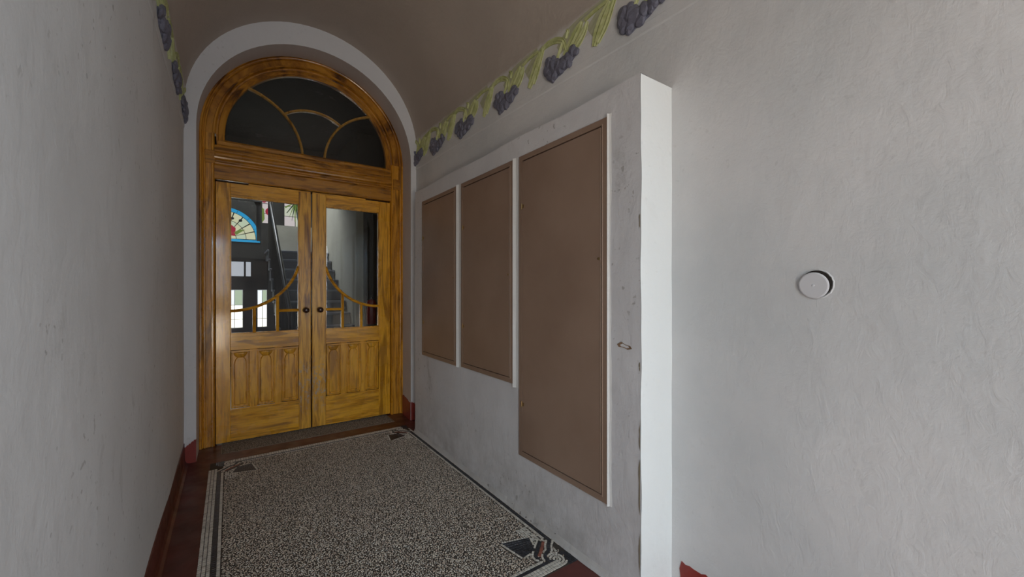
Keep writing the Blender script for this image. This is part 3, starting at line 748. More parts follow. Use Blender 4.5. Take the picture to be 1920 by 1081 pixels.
# ------------------------------------------------------------------ door leaves
def leaf(name, x0, x1, g0, g1, hinge_left, label, mset):
    wv, wh, ms = mset
    e = empty(name, (x0, YD, 0)); tag(e, label, kind='structure')
    z0, z1 = .012, 2.299; yf, yb = YF+.006, YD+.045
    U = lambda o: under(o, e)
    hs, mt_ = (x0, g0, g1, x1), ms
    gt, gb = 2.182, .965; pt, pb = .818, .285
    U(box('stile', x0, g0, yf, yb, z0, z1, wv if hinge_left else mt_, bev=.003)); U(box('stile', g1, x1, yf, yb, z0, z1, mt_ if hinge_left else wv, bev=.003))
    U(box('top_rail', g0, g1, yf+.001, yb, gt, z1, wh, bev=.002)); U(box('lock_rail', g0, g1, yf+.001, yb, pt, gb, wh, bev=.002)); U(box('bottom_rail', g0, g1, yf+.001, yb, z0, pb, M['wh2'], bev=.002))
    la, lb = (x0+.24, x1-.002) if hinge_left else (x0+.002, x1-.26)
    U(box('top_lath', la, lb, yf+.001, yb, z1-.001, z1+.011, wh))
    # weather bead over the panels
    U(box('bead', g0+.002, g1-.002, yf-.008, yf+.004, pt-.018, pt-.004, wh, bev=.003, seg=2)); U(box('bead', g0+.002, g1-.002, yf-.007, yf+.004, pb+.002, pb+.014, wh, bev=.003, seg=2))
    # three raised panels with carved cups
    W = g1-g0; mw = .058; pw = (W-2*mw-.01)/3; xs = [g0+.005+i*(pw+mw) for i in range(3)]
    for i, px in enumerate(xs):
        if i: U(box('mullion', px-mw, px, yf+.001, yb-.01, pb, pt, wv, bev=.002))
        # frame bead round the panel
        bm = bmesh.new()
        for a_, b_, c_, d_ in ((px, px+.012, pb+.016, pt-.02), (px+pw-.012, px+pw, pb+.016, pt-.02), (px, px+pw, pb+.016, pb+.028)):
            bbox(bm, a_, b_, yf+.002, yf+.012, c_, d_, .003)
        U(obj('panel_bead', bm, wv))
        bm = bmesh.new(); X0, X1, Z0, Z1 = px+.012, px+pw-.012, pb+.028, pt-.02; dI = .014
        r0 = [(X0, yf+.016, Z0), (X1, yf+.016, Z0), (X1, yf+.016, Z1), (X0, yf+.016, Z1)]
        r1 = [(X0+.008, yf+.016, Z0+.010), (X1-.008, yf+.016, Z0+.010), (X1-.008, yf+.016, Z1-.01), (X0+.008, yf+.016, Z1-.01)]
        # raised field: narrows under the carved head
        cxm = (X0+X1)/2; hw = (X1-X0)/2-.016
        fld = [(cxm-hw, Z0+.022), (cxm+hw, Z0+.022), (cxm+hw, Z1-.10), (cxm+hw*.86, Z1-.07), (cxm+hw*.5, Z1-.05), (cxm-hw*.5, Z1-.05), (cxm-hw*.86, Z1-.07), (cxm-hw, Z1-.10)]
        vb = [bm.verts.new(p) for p in r0]; bm.faces.new(vb)
        lo = [bm.verts.new((cxm+(x-cxm)*1.12, yf+.0155, z-.006 if z < Z0+.1 else z+.006)) for x, z in fld]; hi = [bm.verts.new((x, yf+.004, z)) for x, z in fld]
        bm.faces.new(hi)
        for k in range(8): bm.faces.new((lo[k], lo[(k+1) % 8], hi[(k+1) % 8], hi[k]))
        U(obj('raised_panel', bm, M['wv2'] if i % 2 else wv))
        # cup: swelling half-disc under a ledge
        bm = bmesh.new(); nz_, na = 5, 9; ctop = Z1-.004; rw = (X1-X0)/2-.004; rings = []
        for s_ in range(nz_+1):
            f = s_/nz_; zz = ctop-.052*f; rr = rw*math.sqrt(max(.0, 1-f**1.6))*1.0; dep = .020*(1-.35*f)*(1 if f < 1 else .3)
            rings.append([bm.verts.new((cxm+rr*math.cos(PI*j/na), yf+.014-dep*math.sin(PI*j/na)**.7, zz)) for j in range(na+1)])
        for a, b in zip(rings, rings[1:]):
            for j in range(na): bm.faces.new((a[j], a[j+1], b[j+1], b[j]))
        bm.faces.new(rings[0]); bmesh.ops.remove_doubles(bm, verts=bm.verts, dist=.0004)
        U(obj('carved_cup', bm, wv, smooth=True))
    # glazing: curved bar and short bars
    bar2 = [(-.013, yb-.008), (-.013, yf+.012), (-.006, yf+.002), (0, yf+.006), (.006, yf+.002), (.013, yf+.012), (.013, yb-.008)]
    cx, cz, R = (g0, 1.722, g1-g0+.018) if hinge_left else (g1, 1.722, g1-g0+.018)
    aend = math.acos((g1-g0)/R); path = arc(cx, cz, R, -PI/2, -aend, 24) if hinge_left else arc(cx, cz, R, -PI/2, -PI+aend, 24)
    U(sweep('curved_bar', path, bar2, wh))
    def zarc(x): return cz-math.sqrt(max(0, R*R-(x-cx)**2))
    v1, v2 = (g0+.178, g0+.362) if hinge_left else (g1-.178, g1-.362)
    for vx in (v1, v2):
        U(sweep('upright_bar', [(vx, gb-.002, 1, 0), (vx, zarc(vx)-.008, 1, 0)], bar2, wv))
    ha, hb = (v2+.011, g1) if hinge_left else (g0, v2-.011)
    U(sweep('level_bar', [(ha, 1.160, 0, 1), (hb, 1.160, 0, 1)], bar2, wh))
    # slim putty bead round the glass
    bm = bmesh.new(); bbox(bm, g0, g0+.006, yf+.010, yb-.008, gb, gt); bbox(bm, g1-.006, g1, yf+.010, yb-.008, gb, gt); bbox(bm, g0, g1, yf+.010, yb-.008, gt-.006, gt); bbox(bm, g0, g1, yf+.010, yb-.008, gb, gb+.006)
    U(obj('glazing_bead', bm, wv))
    # panes
    yg0, yg1 = YD+.020, YD+.024; n_ = 20
    s0, s1 = (g0, g1)
    arcp = [(s0+(s1-s0)*i/n_, zarc(s0+(s1-s0)*i/n_)) for i in range(n_+1)]
    U(prism('pane', [(s1, gt), (s0, gt)]+arcp, yg0, yg1, M['glass']))
    def seg(a, b): return [(a+(b-a)*i/8, zarc(a+(b-a)*i/8)) for i in range(9)]
    lo_, hi_ = sorted((v1, v2)); o0, o1 = (g0, v1) if hinge_left else (v1, g1)
    U(prism('pane', [(o0, gb), (o1, gb)]+seg(o0, o1)[::-1], yg0, yg1, M['glass']))
    U(prism('pane', [(lo_, gb), (hi_, gb)]+seg(lo_, hi_)[::-1], yg0, yg1, M['glass']))
    i0, i1 = (v2, g1) if hinge_left else (g0, v2)
    U(prism('pane', [(i0, gb), (i1, gb), (i1, 1.16), (i0, 1.16)], yg0, yg1, M['glass']))
    U(prism('pane', [(i0, 1.16), (i1, 1.16)]+seg(i0, i1)[::-1], yg0, yg1, M['glass']))
    # knob on rose
    kx = .599 if hinge_left else .724
    bm = bmesh.new(); lathe(bm, [(.001, -.002), (.027, -.002), (.027, .005), (.012, .009), (.011, .022), (.021, .028), (.028, .039), (.026, .051), (.014, .059), (.002, .060)], (kx, yf, 1.159), (0, -1, 0), 24)
    kb = U(obj('knob', bm, M['knob'], smooth=True)); kb['label'] = 'dark brown turned knob'
    return e
LX0, LX1, RX0, RX1 = -.104, .644, .657, 1.423
leaf('door_1', LX0, LX1, .002, .540, True, 'left ochre grained door leaf with knob at its right edge', (M['wv'], M['wh'], M['scuff']))
leaf('door_2', RX0, RX1, .780, 1.302, False, 'right ochre grained door leaf, scuffed beside the meeting gap', (M['wv2'], M['wh'], M['scuff']))

# ------------------------------------------------------------------ metal cabinets
def cabinet(y0, y1, z0, z1, label, hz, lockz):
    e = empty('meter_cabinet', (XB, (y0+y1)/2, z0)); tag(e, label, 'cabinet', 'metal cabinets in the plastered boxing')
    U = lambda o: under(o, e); fw = .032; xf = XB-.010
    def sw(name, yy0, yy1, zz0, zz1, w_, prof, mat):
        """mitred rectangular frame; prof: (inset, x)"""
        bm = bmesh.new(); rings = []
        for t_, x in prof: rings.append([bm.verts.new(p) for p in ((x, yy0+t_, zz0+t_), (x, yy1-t_, zz0+t_), (x, yy1-t_, zz1-t_), (x, yy0+t_, zz1-t_))])
        for a, b in zip(rings, rings[1:]):
            for i in range(4): bm.faces.new((a[i], a[(i+1) % 4], b[(i+1) % 4], b[i]))
        return U(obj(name, bm, mat))
    sw('frame', y0, y1, z0, z1, fw, [(0, XB+.01), (0, xf), (.002, xf-.002), (fw-.006, xf-.002), (fw-.004, xf-.004), (fw, xf-.004), (fw, XB+.006)], M['metal'])
    U(box('recess', XB-.002, XB+.004, y0+.01, y1-.01, z0+.01, z1-.01, M['gap']))  # dark plate standing in for shade in the joint round the door
    g = .006
    dr = U(box('door', xf-.003, XB-.001, y0+fw+g, y1-fw-g*.5, z0+fw+g*.6, z1-fw-g, M['metal'], bev=.0015))
    ed = box('door_edge', xf-.0045, xf-.0025, y0+fw+g, y0+fw+g+.004, z0+fw+g, z1-fw-g, M['metal_edge']); ed.parent = dr; ed['label'] = 'bright folded edge'
    for z in hz:
        bm = bmesh.new(); lathe(bm, [(.004, 0), (.004, .035)], (xf-.006, y1-fw-.001, z-.017), (0, 0, 1), 10); bbox(bm, xf-.005, xf-.002, y1-fw-.022, y1-fw, z-.010, z+.010)
        U(obj('hinge', bm, M['hinge']))
    bm = bmesh.new(); lathe(bm, [(.007, 0), (.007, .003), (.003, .004)], (xf-.003, y0+fw+.018, lockz), (-1, 0, 0), 14)
    U(obj('lock', bm, M['hinge'])); return e
cabinet(1.276, 1.973, .352, 2.159, 'tallest taupe metal cabinet, widest and nearest the white corner', (1.852, .668), 1.50)
cabinet(2.037, 2.722, .770, 2.159, 'middle taupe metal cabinet between the tallest and the far one', (1.822, 1.082), 1.45)
cabinet(2.798, 3.482, .762, 2.159, 'farthest taupe metal cabinet, closest to the wooden door', (1.822, 1.060), 1.45)
def fillet(name, ya, yb, z0, z1, h0, label):
    """ridge of white plaster run against a cabinet's edge: high at yb, fading to nothing at ya"""
    bm = bmesh.new(); n = 50; A, B, C, D = [], [], [], []
    for i in range(n+1):
        z = z0+(z1-z0)*i/n; j = .0016*math.sin(z*13)+.0012*math.sin(z*31+ya*9)
        A.append(bm.verts.new((XB-.0002, ya+j, z))); B.append(bm.verts.new((XB-h0*.22, ya+(yb-ya)*.66+j, z))); C.append(bm.verts.new((XB-h0, yb-.002, z))); D.append(bm.verts.new((XB+.003, yb, z)))
    for i in range(n):
        for P_, Q_ in ((A, B), (B, C), (C, D)): bm.faces.new((P_[i], Q_[i], Q_[i+1], P_[i+1]))
    bm.faces.new((A[0], D[0], C[0], B[0])); bm.faces.new((A[n], B[n], C[n], D[n]))
    return tag(obj(name, bm, M['fillet']), label, kind='structure')
fillet('trim_1', 1.258, 1.276, .345, 2.172, .014, 'white plaster ridge down the tallest cabinet beside the corner')
fillet('trim_2', 1.974, 2.036, .750, 2.165, .016, 'white plaster strip between the tallest and middle cabinets')
fillet('trim_3', 2.724, 2.797, .755, 2.165, .016, 'white plaster strip between the middle and farthest cabinets')

# ------------------------------------------------------------------ cornice line and stucco friezes
def cornice(side, z0, z1, name, label, prj=.004):
    bm = bmesh.new(); rows = []
    for i in range(60):
        y0_ = YB if side > 0 else YL; y = y0_+(YE-y0_)*i/59; x = surf(y, z0, side); j = random.uniform(-.0006, .0006)
        rows.append([bm.verts.new((x-side*d, y, z)) for d, z in ((-.004, z0-.004), (prj*.2, z0-.003), (prj, z0+.006+j), (prj, z1-.003), (prj*.2, z1+j), (-.004, z1))])
    for a, b in zip(rows, rows[1:]):
        for k in range(6): bm.faces.new((a[k], a[(k+1) % 6], b[(k+1) % 6], b[k]))
    return tag(obj(name, bm, M['wall_right'] if side > 0 else M['wall_left']), label, kind='structure')
cornice(1, 2.612, 2.662, 'trim_4', 'thin plaster moulding under the painted frieze on the right wall')
cornice(-1, 2.612, 2.662, 'trim_5', 'thin plaster moulding under the painted frieze on the left wall')

def P3(side, y, z, d): return Vector((surf(y, z, side)-side*d, y, z))
def strap(bm, side, Y0, pts, flip=1, th=.010):
    """bladed leaf: spine points (dy, z, halfwidth) with a raised midrib"""
    # resample
    P_ = [(Y0+p[0], p[1], p[2]) for p in pts]; q = []
    for i in range(len(P_)-1):
        for t in range(4):
            f = t/4; a, b = P_[i], P_[i+1]; q.append(tuple(a[k]+(b[k]-a[k])*f for k in range(3)))
    q.append(P_[-1])
    for _ in range(2):
        q = [q[0]]+[tuple((q[i-1][k]+2*q[i][k]+q[i+1][k])/4 for k in range(3)) for i in range(1, len(q)-1)]+[q[-1]]
    rows = []
    for i, (y, z, hw) in enumerate(q):
        a = q[max(0, i-1)]; b = q[min(len(q)-1, i+1)]; dy, dz = b[0]-a[0], b[1]-a[1]; l = math.hypot(dy, dz) or 1; ny, nz = -dz/l, dy/l
        row = []
        for s_, d in ((-1, -.003), (-1, th*.75), (-.45, th*.35), (0, th), (.45, th*.35), (1, th*.6), (1, -.003)):
            yy = min(y+ny*hw*s_, YE-.003); row.append(bm.verts.new(P3(side, yy, z+nz*hw*s_, d)))
        rows.append(row)
    for a, b in zip(rows, rows[1:]):
        for k in range(6): bm.faces.new((a[k], a[k+1], b[k+1], b[k]))
    bm.faces.new(rows[0]); bm.faces.new(rows[-1][::-1])
bm0 = bmesh.new(); bmesh.ops.create_icosphere(bm0, subdivisions=2, radius=1)
for v in bm0.verts: v.co *= 1+random.uniform(-.11, .11)
berry_me = bpy.data.meshes.new('berry'); bm0.to_mesh(berry_me); bm0.free(); berry_me.materials.append(M['berry'])
BER = [(.095, 2.765, .040), (.055, 2.782, .028), (.110, 2.735, .034), (.060, 2.738, .042), (.085, 2.700, .034), (.020, 2.715, .042), (.045, 2.682, .036), (-.030, 2.722, .040),
       (-.010, 2.690, .034), (-.075, 2.735, .036), (-.110, 2.758, .034), (-.130, 2.735, .026), (-.070, 2.705, .028), (.030, 2.752, .026), (.060, 2.665, .024)]
def motif(side, Y0, fr_, var):
    # faint green wash behind the leaves is a thin skim of coloured stucco
    if side > 0:
        L_ = [[(.300, 2.705, .012), (.270, 2.76, .026), (.225, 2.83, .026), (.175, 2.885, .010)],
              [(.262, 2.715, .010), (.225, 2.775, .016), (.180, 2.85, .014), (.150, 2.895, .007)],
              [(.170, 2.890, .008), (.110, 2.905, .012), (.035, 2.895, .014), (-.020, 2.862, .013), (-.040, 2.790, .010)],
              [(.045, 2.745, .006), (.012, 2.80, .007), (-.025, 2.855, .007)],
              [(-.030, 2.765, .014), (-.085, 2.80, .026), (-.140, 2.85, .024), (-.190, 2.885, .008)],
              [(-.100, 2.765, .012), (-.150, 2.785, .020), (-.190, 2.83, .016), (-.215, 2.872, .006)],
              [(-.060, 2.855, .006), (-.075, 2.892, .010), (-.055, 2.905, .005)],
              [(-.200, 2.885, .006), (-.290, 2.900, .007), (-.370, 2.895, .006)]]
    else:
        L_ = [[(.300, 2.705, .012), (.270, 2.76, .024), (.225, 2.83, .024), (.175, 2.885, .010)],
              [(.170, 2.890, .008), (.110, 2.905, .012), (.035, 2.895, .014), (-.020, 2.862, .013), (-.040, 2.790, .010)],
              [(-.030, 2.765, .014), (-.085, 2.80, .024), (-.140, 2.85, .022), (-.190, 2.885, .008)],
              [(-.100, 2.765, .012), (-.150, 2.785, .018), (-.190, 2.83, .014), (-.215, 2.872, .006)],
              [(-.200, 2.885, .006), (-.290, 2.900, .007), (-.370, 2.895, .006)]]
    for pts in L_:
        if all(Y0+p[0] > YE-.01 for p in pts): continue
        pts = [(min(p[0], YE-.02-Y0)+random.uniform(-.008, .008), p[1]+random.uniform(-.004, .004), p[2]*1.3) for p in pts]
        bm = bmesh.new(); strap(bm, side, Y0, pts); obj('leaf', bm, M['leaf'], fr_, smooth=False)
    for pts in ([(.33, 2.80, .045), (.24, 2.86, .040), (.15, 2.90, .020)], [(.02, 2.82, .030), (-.06, 2.86, .045), (-.16, 2.90, .022), (-.36, 2.915, .012)]):
        if Y0+pts[0][0] > YE-.05: continue
        bm = bmesh.new(); strap(bm, side, Y0, pts, th=.0025); obj('pale_wash', bm, M['leafback'], fr_)
    # cluster: a lumpy bed with its berries
    bm = bmesh.new(); ring = []; outl = [(.135, 2.77), (.12, 2.70), (.085, 2.665), (.05, 2.642), (.0, 2.662), (-.06, 2.68), (-.12, 2.715), (-.155, 2.745), (-.13, 2.785), (-.09, 2.765), (-.03, 2.755), (.02, 2.77), (.06, 2.81), (.10, 2.805)]
    a = [bm.verts.new(P3(side, min(Y0+y, YE+.0), z, -.004)) for y, z in outl]; b = [bm.verts.new(P3(side, min(Y0+.002+y*.95, YE+.0), 2.73+(z-2.73)*.93, .008)) for y, z in outl]; n = len(a)
    for i in range(n): bm.faces.new((a[i], a[(i+1) % n], b[(i+1) % n], b[i]))
    bm.faces.new(b)
    cl = obj('berry_cluster', bm, M['berry'], fr_)
    for dy, z, r in BER:
        y = Y0+dy+random.uniform(-.006, .006); z += random.uniform(-.005, .005)
        if y > YE+.02: continue
        o = bpy.data.objects.new('berry', berry_me); COL.objects.link(o); o.parent = cl
        o.location = P3(side, y, z, .010); o.scale = (r*.50, r*random.uniform(.75, 1.15), r*random.uniform(.85, 1.2)); o.rotation_euler = (random.uniform(-.9, .9), random.uniform(-.25, .25), random.uniform(-.4, .4))
frR = empty('stucco_frieze'); tag(frR, 'stucco relief of green leaves and slate-blue berries above the metal cabinets', 'frieze', 'stucco friezes under the vault')
for i, y in enumerate((1.27, 1.835, 2.405, 3.0, 3.515, 3.985, .70)): motif(1, y, frR, i)
frL = empty('stucco_frieze'); tag(frL, 'stucco relief of green leaves and blue berries on the bare left wall', 'frieze', 'stucco friezes under the vault')
for i, y in enumerate((2.20, 2.79, 3.38, 3.95)): motif(-1, y, frL, i)

# ------------------------------------------------------------------ round cover on near wall
e = empty('round_cover', (xw(0), .54, 1.37)); tag(e, 'round white plastic cover plate tilted out of its hole in the wall', 'cover plate')
XW = xw(0)
bm = bmesh.new(); lathe(bm, [(.0445, 0), (.0455, .003), (.0445, .0065), (.041, .008), (.015, .0078), (.003, .0076)], (XW-.004, .541, 1.3675), (-1, .06, -.10), 48)
pl_ = under(obj('plate', bm, M['plastic'], smooth=False), e)
bm = bmesh.new(); lathe(bm, [(.004, 0), (.004, .001), (.0015, .0012)], (XW-.0125, .5405, 1.3665), (-1, .06, -.10), 10); under(obj('screw', bm, plain('pale_screw', (.8, .8, .82), .3), None), e)
bm = bmesh.new(); n = 40; r0, r1, r2 = .0455, .052, .056
R_ = []
for rr, xo in ((.0455, .003), (.0468, -.001), (.0495, -.0028), (.053, .001)):
    R_.append([bm.verts.new((XW+xo, .5365+rr*math.cos(2*PI*i/n)*(1+.02*math.sin(i*2.7)), 1.3715+rr*math.sin(2*PI*i/n)*(1+.02*math.sin(i*1.9)))) for i in range(n)])
for a, b in zip(R_, R_[1:]):
    for i in range(n): bm.faces.new((a[i], a[(i+1) % n], b[(i+1) % n], b[i]))
rim = under(obj('hole_rim', bm, M['wall_right']), e)
bm = bmesh.new(); lathe(bm, [(.0465, 0), (.0465, .0006)], (XW-.0034, .536, 1.3725), (-1, 0, 0), 40); hb = under(obj('hole', bm, M['gap']), e)  # flat dark disc standing in for the shaded hole

# ------------------------------------------------------------------ stair hall behind the door
HY0, HY1, HX0, HX1, HZ = YD+.14, 8.6, -1.3, 2.7, 4.3
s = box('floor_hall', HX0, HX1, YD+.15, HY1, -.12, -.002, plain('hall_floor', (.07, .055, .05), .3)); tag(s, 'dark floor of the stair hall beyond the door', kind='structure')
s = box('wall_hall_left', HX0-.1, HX0, HY0, HY1, 0, HZ, M['hall_shaded']); tag(s, 'dim side wall of the stair hall', kind='structure')
s = box('wall_hall_right', HX1, HX1+.1, HY0, 6.0, 0, HZ, M['hall_shaded']); tag(s, 'dim recess wall of the stair hall', kind='structure')
s = box('hall_view_blocker', HX0, HX1, YD+.14, 7.3, 3.62, 3.72, M['hall_shaded']); tag(s, 'dark slab added to keep the view through the fanlight dark', kind='structure')  # added slab: blocks light and hides the lit hall behind the fanlight
s = box('hall_view_blocker_drop', HX0, 1.48, 7.2, 7.3, 3.30, 3.63, M['hall_shaded']); tag(s, 'dark drop added under the slab to darken the fanlight view', kind='structure')  # added under the slab's edge to close off the lit part
s = box('ceiling_hall', HX0, HX1, HY0, HY1+.1, HZ+.05, HZ+.15, M['hall_shaded']); tag(s, 'dark ceiling of the stair hall', kind='structure')
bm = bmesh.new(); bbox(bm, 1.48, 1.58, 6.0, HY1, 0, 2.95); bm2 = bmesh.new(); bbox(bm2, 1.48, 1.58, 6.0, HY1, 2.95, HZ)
s = obj('wall_stair', bm, M['hall_wall']); obj('darkened_upper_wall', bm2, M['hall_shaded'], s); tag(s, 'beige wall beside the stairs seen through the glass', kind='structure')  # top of the same wall coloured dark to look unlit through the fanlight
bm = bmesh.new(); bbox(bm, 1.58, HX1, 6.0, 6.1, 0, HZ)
s = obj('wall_recess', bm, M['hall_shaded']); tag(s, 'dark recess wall behind the fire extinguisher', kind='structure')
# rear wall with window and door openings: built as piers and bands
DW0, DW1 = -.62, .46      # door opening
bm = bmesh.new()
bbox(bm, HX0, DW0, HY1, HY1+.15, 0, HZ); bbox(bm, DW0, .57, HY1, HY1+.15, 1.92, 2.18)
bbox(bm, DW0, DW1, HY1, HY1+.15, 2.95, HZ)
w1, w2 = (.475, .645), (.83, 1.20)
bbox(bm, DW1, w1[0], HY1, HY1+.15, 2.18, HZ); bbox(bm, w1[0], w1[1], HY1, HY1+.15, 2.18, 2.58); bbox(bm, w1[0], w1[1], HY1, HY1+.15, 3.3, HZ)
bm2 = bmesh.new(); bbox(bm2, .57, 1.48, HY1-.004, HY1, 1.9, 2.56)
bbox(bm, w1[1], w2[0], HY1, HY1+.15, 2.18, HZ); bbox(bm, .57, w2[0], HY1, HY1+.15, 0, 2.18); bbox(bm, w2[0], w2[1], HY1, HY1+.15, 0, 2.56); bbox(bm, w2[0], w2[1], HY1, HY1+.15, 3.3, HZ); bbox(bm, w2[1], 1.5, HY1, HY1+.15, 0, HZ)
s = obj('wall_rear', bm, M['hall_shaded']); obj('beige_panel', bm2, M['hall_wall'], s); tag(s, 'rear wall of the stair hall with yard door and coloured windows', kind='structure')
SKYW = emis('daylit_pane', (.92, .97, 1.0), 1.8); SUN_ = emis('sunlit_yard_pane', (1.0, .96, .82), 3.2); GRN = emis('daylit_foliage_pane', (.55, .66, .48), 1.2)
CREAM = emis('cream_stained_glass', (.95, .93, .62), .9); BLUE = emis('blue_stained_glass', (.03, .42, .80), 1.0); REDG = emis('red_stained_glass', (.55, .02, .06), .8)
GREENG = emis('green_stained_glass', (.25, .38, .08), .8); PINKG = emis('pink_white_stained_glass', (.92, .80, .80), .95); CYANG = emis('pale_blue_stained_glass', (.45, .75, .88), .9)
LEAD = plain('lead_came', (.02, .02, .02), .6)
# lunette
lun = empty('window_2', (-.06, HY1, 2.22)); tag(lun, 'half-round stained glass lunette with bright blue border seen through the left leaf', kind='structure')
lc, lz, lr = -.09, 2.26, .50; yy = HY1+.03
spand = [(DW0, 2.18), (DW1, 2.18), (DW1, 2.95), (DW0, 2.95)]
def spandrel():
    bm = bmesh.new(); n = 24
    I_ = [bm.verts.new((lc+lr*1.09*math.cos(PI*i/n), HY1+.0, lz-.02+lr*1.14*math.sin(PI*i/n))) for i in range(n+1)]
    O_ = []
    for i in range(n+1):
        a = PI*i/n; dx, dz = math.cos(a), math.sin(a); s_ = min((.62 if dx < 0 else .48)/abs(dx) if abs(dx) > 1e-6 else 99, .75/dz if dz > 1e-6 else 99)
        O_.append(bm.verts.new((max(DW0, min(DW1+.02, lc+dx*s_)), HY1, min(2.96, lz-.02+dz*s_))))
    for i in range(n): bm.faces.new((I_[i], I_[i+1], O_[i+1], O_[i]))
    return obj('spandrel', bm, M['hall_shaded'])
under(spandrel(), lun)
def ringpoly(r0, r1, a0, a1, n=8):
    return [(lc+r1*1.07*math.cos(a0+(a1-a0)*i/n), lz+r1*1.10*math.sin(a0+(a1-a0)*i/n)) for i in range(n+1)]+[(lc+r0*1.07*math.cos(a1-(a1-a0)*i/n), lz+r0*1.10*math.sin(a1-(a1-a0)*i/n)) for i in range(n+1)]
for k in range(8): under(prism('blue_border', ringpoly(.445, .50, PI*k/8+.006, PI*(k+1)/8-.006, 4), yy, yy+.006, BLUE), lun)
under(prism('blue_border', [(lc-.53, lz-.045), (lc+.535, lz-.045), (lc+.535, lz-.004), (lc-.53, lz-.004)], yy, yy+.006, BLUE), lun)
for ri, (ra, rb) in enumerate(((.17, .30), (.308, .437))):
    for k in range(10):
        mt_ = CREAM if (k+ri) % 3 else emis('pale_green_glass', (.80, .90, .66), .9)
        pass
        under(prism('glass_piece', ringpoly(ra, rb, PI*k/10+.02, PI*(k+1)/10-.02, 3), yy, yy+.005, mt_), lun)
under(prism('glass_piece', ringpoly(.0, .162, .02, PI-.02, 12), yy, yy+.005, CREAM), lun)
under(prism('red_shield', [(lc+.05, lz+.06), (lc+.16, lz+.05), (lc+.17, lz+.19), (lc+.11, lz+.24), (lc+.05, lz+.20)], yy-.006, yy-.001, REDG), lun)
for px, pz in ((.12, .36), (.24, .33)):
    under(prism('dark_roundel', [(lc+px+.028*math.cos(i*PI/5), lz+pz+.024*math.sin(i*PI/5)) for i in range(10)], yy-.006, yy-.001, LEAD), lun)
under(prism('green_leaf', [(lc+.14, lz+.11), (lc+.22, lz+.17), (lc+.31, lz+.17), (lc+.24, lz+.12), (lc+.18, lz+.07)], yy-.006, yy-.001, GREENG), lun)
box('backing', DW0, DW1, yy+.010, yy+.02, 2.18, 2.95, LEAD).parent = None
bk = bpy.data.objects['backing']; under(bk, lun)
# narrow coloured windows over the landing
def stained(name, x0, x1, z0, z1, base, bits, label):
    e = empty(name, ((x0+x1)/2, HY1, z0)); tag(e, label, kind='structure'); n = 0
    rows, cols = 4, (1 if x1-x0 < .2 else 2)
    for i in range(rows):
        for j in range(cols):
            a, b = x0+(x1-x0)*j/cols+.006, x0+(x1-x0)*(j+1)/cols-.006; c, d = z0+(z1-z0)*i/rows+.005, z0+(z1-z0)*(i+1)/rows-.005
            under(box('pane', a, b, HY1+.03, HY1+.036, c, d, base[(i+j) % len(base)]), e)
    for pts, mt_ in bits: under(prism('glass_motif', [(x0+u*(x1-x0), z0+v*(z1-z0)) for u, v in pts], HY1+.022, HY1+.028, mt_), e)
    under(box('lead_frame', x0, x1, HY1+.038, HY1+.048, z0, z1, LEAD), e); return e
circ_ = lambda cx, cz, r, k=.3: [(cx+r*math.cos(i*PI/5), cz+r*k*math.sin(i*PI/5)) for i in range(10)]
stained('window_3', w1[0], w1[1], 2.58, 3.3, [PINKG], [(circ_(.6, .30, .3), REDG), (circ_(.2, .58, .22), REDG), ([(.1, .7), (.9, .66), (.8, .98), (.2, .98)], CYANG), ([(0, .0), (.25, .1), (.2, .35), (.0, .4)], GREENG)], 'narrow pink and blue stained window over the stair landing')
DG = emis('dark_green_stained_glass', (.06, .12, .05), .6)
palm = []
for k in range(9):
    a = math.radians(20+k*17.5); cx, cz = .5, .62
    palm.append(([(cx-.04, cz), (cx+.04, cz), (cx+.62*math.cos(a)*.8, cz-.62*math.sin(a)*.9+.06), (cx+.55*math.cos(a)*.8-.03, cz-.55*math.sin(a)*.9)], DG if k % 2 else GREENG))
palm.append(([(.45, .6), (.56, .6), (.58, 1), (.42, 1)], DG))
stained('window_4', w2[0], w2[1], 2.56, 3.3, [PINKG, emis('pale_yellow_glass', (.92, .94, .75), .9)], palm, 'stained window with drooping green palm leaves over the landing')
# yard door with lit panes
yd = empty('door_3', (-.12, HY1+.02, 0)); tag(yd, 'dark glazed yard door with bright panes beyond the stair hall', kind='structure')
Ud = lambda o: under(o, yd); dkw = plain('dark_stained_wood', (.022, .014, .010), .4)
def slabs(name, rects, y0, y1, mat):
    bm = bmesh.new()
    for a, b, c, d in rects: bbox(bm, a, b, y0, y1, c, d)
    return obj(name, bm, mat)
PX = [(-.50, -.27), (-.20, .055), (.245, .365)]  # glass columns; the dark gap between leaves hides nothing
cols_ = [(-.45, -.05), (-.03, .185), (.265, .375)]
# columns measured through the left leaf
gl_cols = [(-.44, -.06), (-.02, .195), (.40, .58)]
DXa, DXb = -.62, .57
cols3 = [(-.56, -.30), (-.02, .17), (.0, 0)]
Ud(slabs('leaf_panel', [(DXa, DXb, 0, .62)], HY1+.02, HY1+.07, dkw))
Ud(slabs('door_frame', [(DXa, -.52, .62, 1.92), (-.26, -.06, .62, 1.92), (.185, .405, .62, 1.60), (.405, .57, 1.58, 1.92), (DXb-.015, DXb, .62, 1.92), (DXa, DXb, 1.36, 1.60), (DXa, DXb, 1.86, 1.92), (DXa, DXb, .60, .68)], HY1+.015, HY1+.07, dkw))
for (a, b) in ((-.52, -.26), (-.06, .185), (.405, .555)):
    nc = 2 if b-a > .1 else 1
    for j in range(nc):
        xa, xb = a+(b-a)*j/nc+.006, a+(b-a)*(j+1)/nc-.006
        for z0_, z1_, mt_ in ((.69, .83, SUN_), (.84, 1.08, SUN_), (1.09, 1.35, GRN if j else SKYW)):
            Ud(box('pane', xa, xb, HY1+.045, HY1+.05, z0_, z1_, mt_))
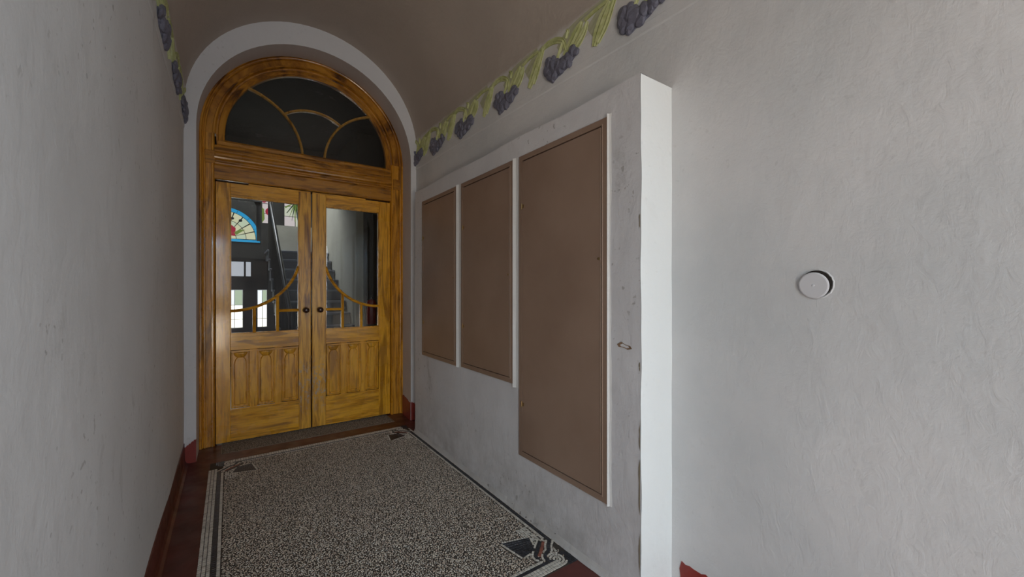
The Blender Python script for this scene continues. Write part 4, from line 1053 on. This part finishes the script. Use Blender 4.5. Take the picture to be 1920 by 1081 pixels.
for (a, b) in ((-.50, -.27), (-.06, .20), (.23, .305)): Ud(box('transom_pane', a, b, HY1+.045, HY1+.05, 1.61, 1.85, emis('frosted_transom', (.82, .84, .92), .8)))
Ud(slabs('transom_frame', [(.20, .23, 1.60, 1.86), (.305, .41, 1.60, 1.92), (-.27, -.06, 1.60, 1.86), (DXa, -.5, 1.6, 1.86)], HY1+.02, HY1+.07, dkw))
# staircase
st = empty('staircase', (.95, 4.98, 0)); tag(st, 'dark stone staircase climbing away behind the door glass', 'staircase')
stone = plain('blue_grey_stone', (.22, .235, .28), .45); NS = 12; RISE, GO = .17, .27
for i in range(NS):
    y = 5.0+i*GO
    bm = bmesh.new(); bbox(bm, .53, 1.47, y, y+GO if i < NS-1 else HY1-.008, RISE*i if i else 0, RISE*(i+1)-.03); under(obj('riser', bm, plain('dark_riser', (.10, .11, .135), .5) if i == 0 else bpy.data.materials['dark_riser']), st)
    under(box('tread', .51, 1.475, y-.025, y+GO if i < NS-1 else HY1-.008, RISE*(i+1)-.03, RISE*(i+1), stone, bev=.006), st)
bl = empty('balustrade', (.44, 4.98, 0)); tag(bl, 'black iron balustrade along the open side of the stairs', 'balustrade'); iron = plain('black_iron', (.012, .012, .013), .35)
def tube(name, a, b, r, mat, seg=8):
    bm = bmesh.new(); d = Vector(b)-Vector(a); lathe(bm, [(r, 0), (r, d.length)], a, d, seg); return obj(name, bm, mat)
for i in range(NS):
    for k in (0, .5):
        y = 5.07+(i+k)*GO; z = RISE*(i+1)
        under(tube('baluster', (.55, y, z-.001), (.55, y, z+.86+k*RISE), .011, iron), bl)
under(tube('handrail', (.55, 4.98, 1.00), (.55, 5.07+11.6*GO, 1.03+11.7*RISE+.05), .026, iron, 12), bl)
under(tube('newel', (.55, 4.93, -.002), (.55, 4.93, 1.12), .035, iron, 12), bl)
# fire extinguisher on the recess wall
fe = empty('fire_extinguisher', (1.67, 5.9, .86)); tag(fe, 'small red fire extinguisher on the dark wall beyond the right leaf', 'extinguisher')
Ue = lambda o: under(o, fe); fred = plain('extinguisher_red', (.50, .015, .015), .3)
bm = bmesh.new(); lathe(bm, [(.05, 0), (.065, .01), (.067, .03), (.067, .30), (.055, .34), (.025, .365)], (1.67, 5.925, .86), (0, 0, 1), 24); Ue(obj('body', bm, fred, smooth=True))
bm = bmesh.new(); lathe(bm, [(.022, 0), (.022, .03), (.012, .035), (.012, .06)], (1.67, 5.925, 1.225), (0, 0, 1), 12); bbox(bm, 1.60, 1.69, 5.915, 5.935, 1.27, 1.285); bbox(bm, 1.60, 1.69, 5.915, 5.935, 1.30, 1.312); Ue(obj('valve', bm, iron))
bm = bmesh.new()
for k in range(8):
    a = (1.65-.075*math.sin(k/8*PI*.6), 5.905, 1.24-k*.04); b = (1.65-.075*math.sin((k+1)/8*PI*.6), 5.905, 1.24-(k+1)*.04); d = Vector(b)-Vector(a); lathe(bm, [(.009, 0), (.009, d.length)], a, d, 6)
Ue(obj('hose', bm, iron)); Ue(box('bracket', 1.64, 1.70, 5.985, 6.0, 1.0, 1.05, iron))
print('OBJS', len(bpy.data.objects), 'tiles', {k: len(v) for k, v in TILES.items()})
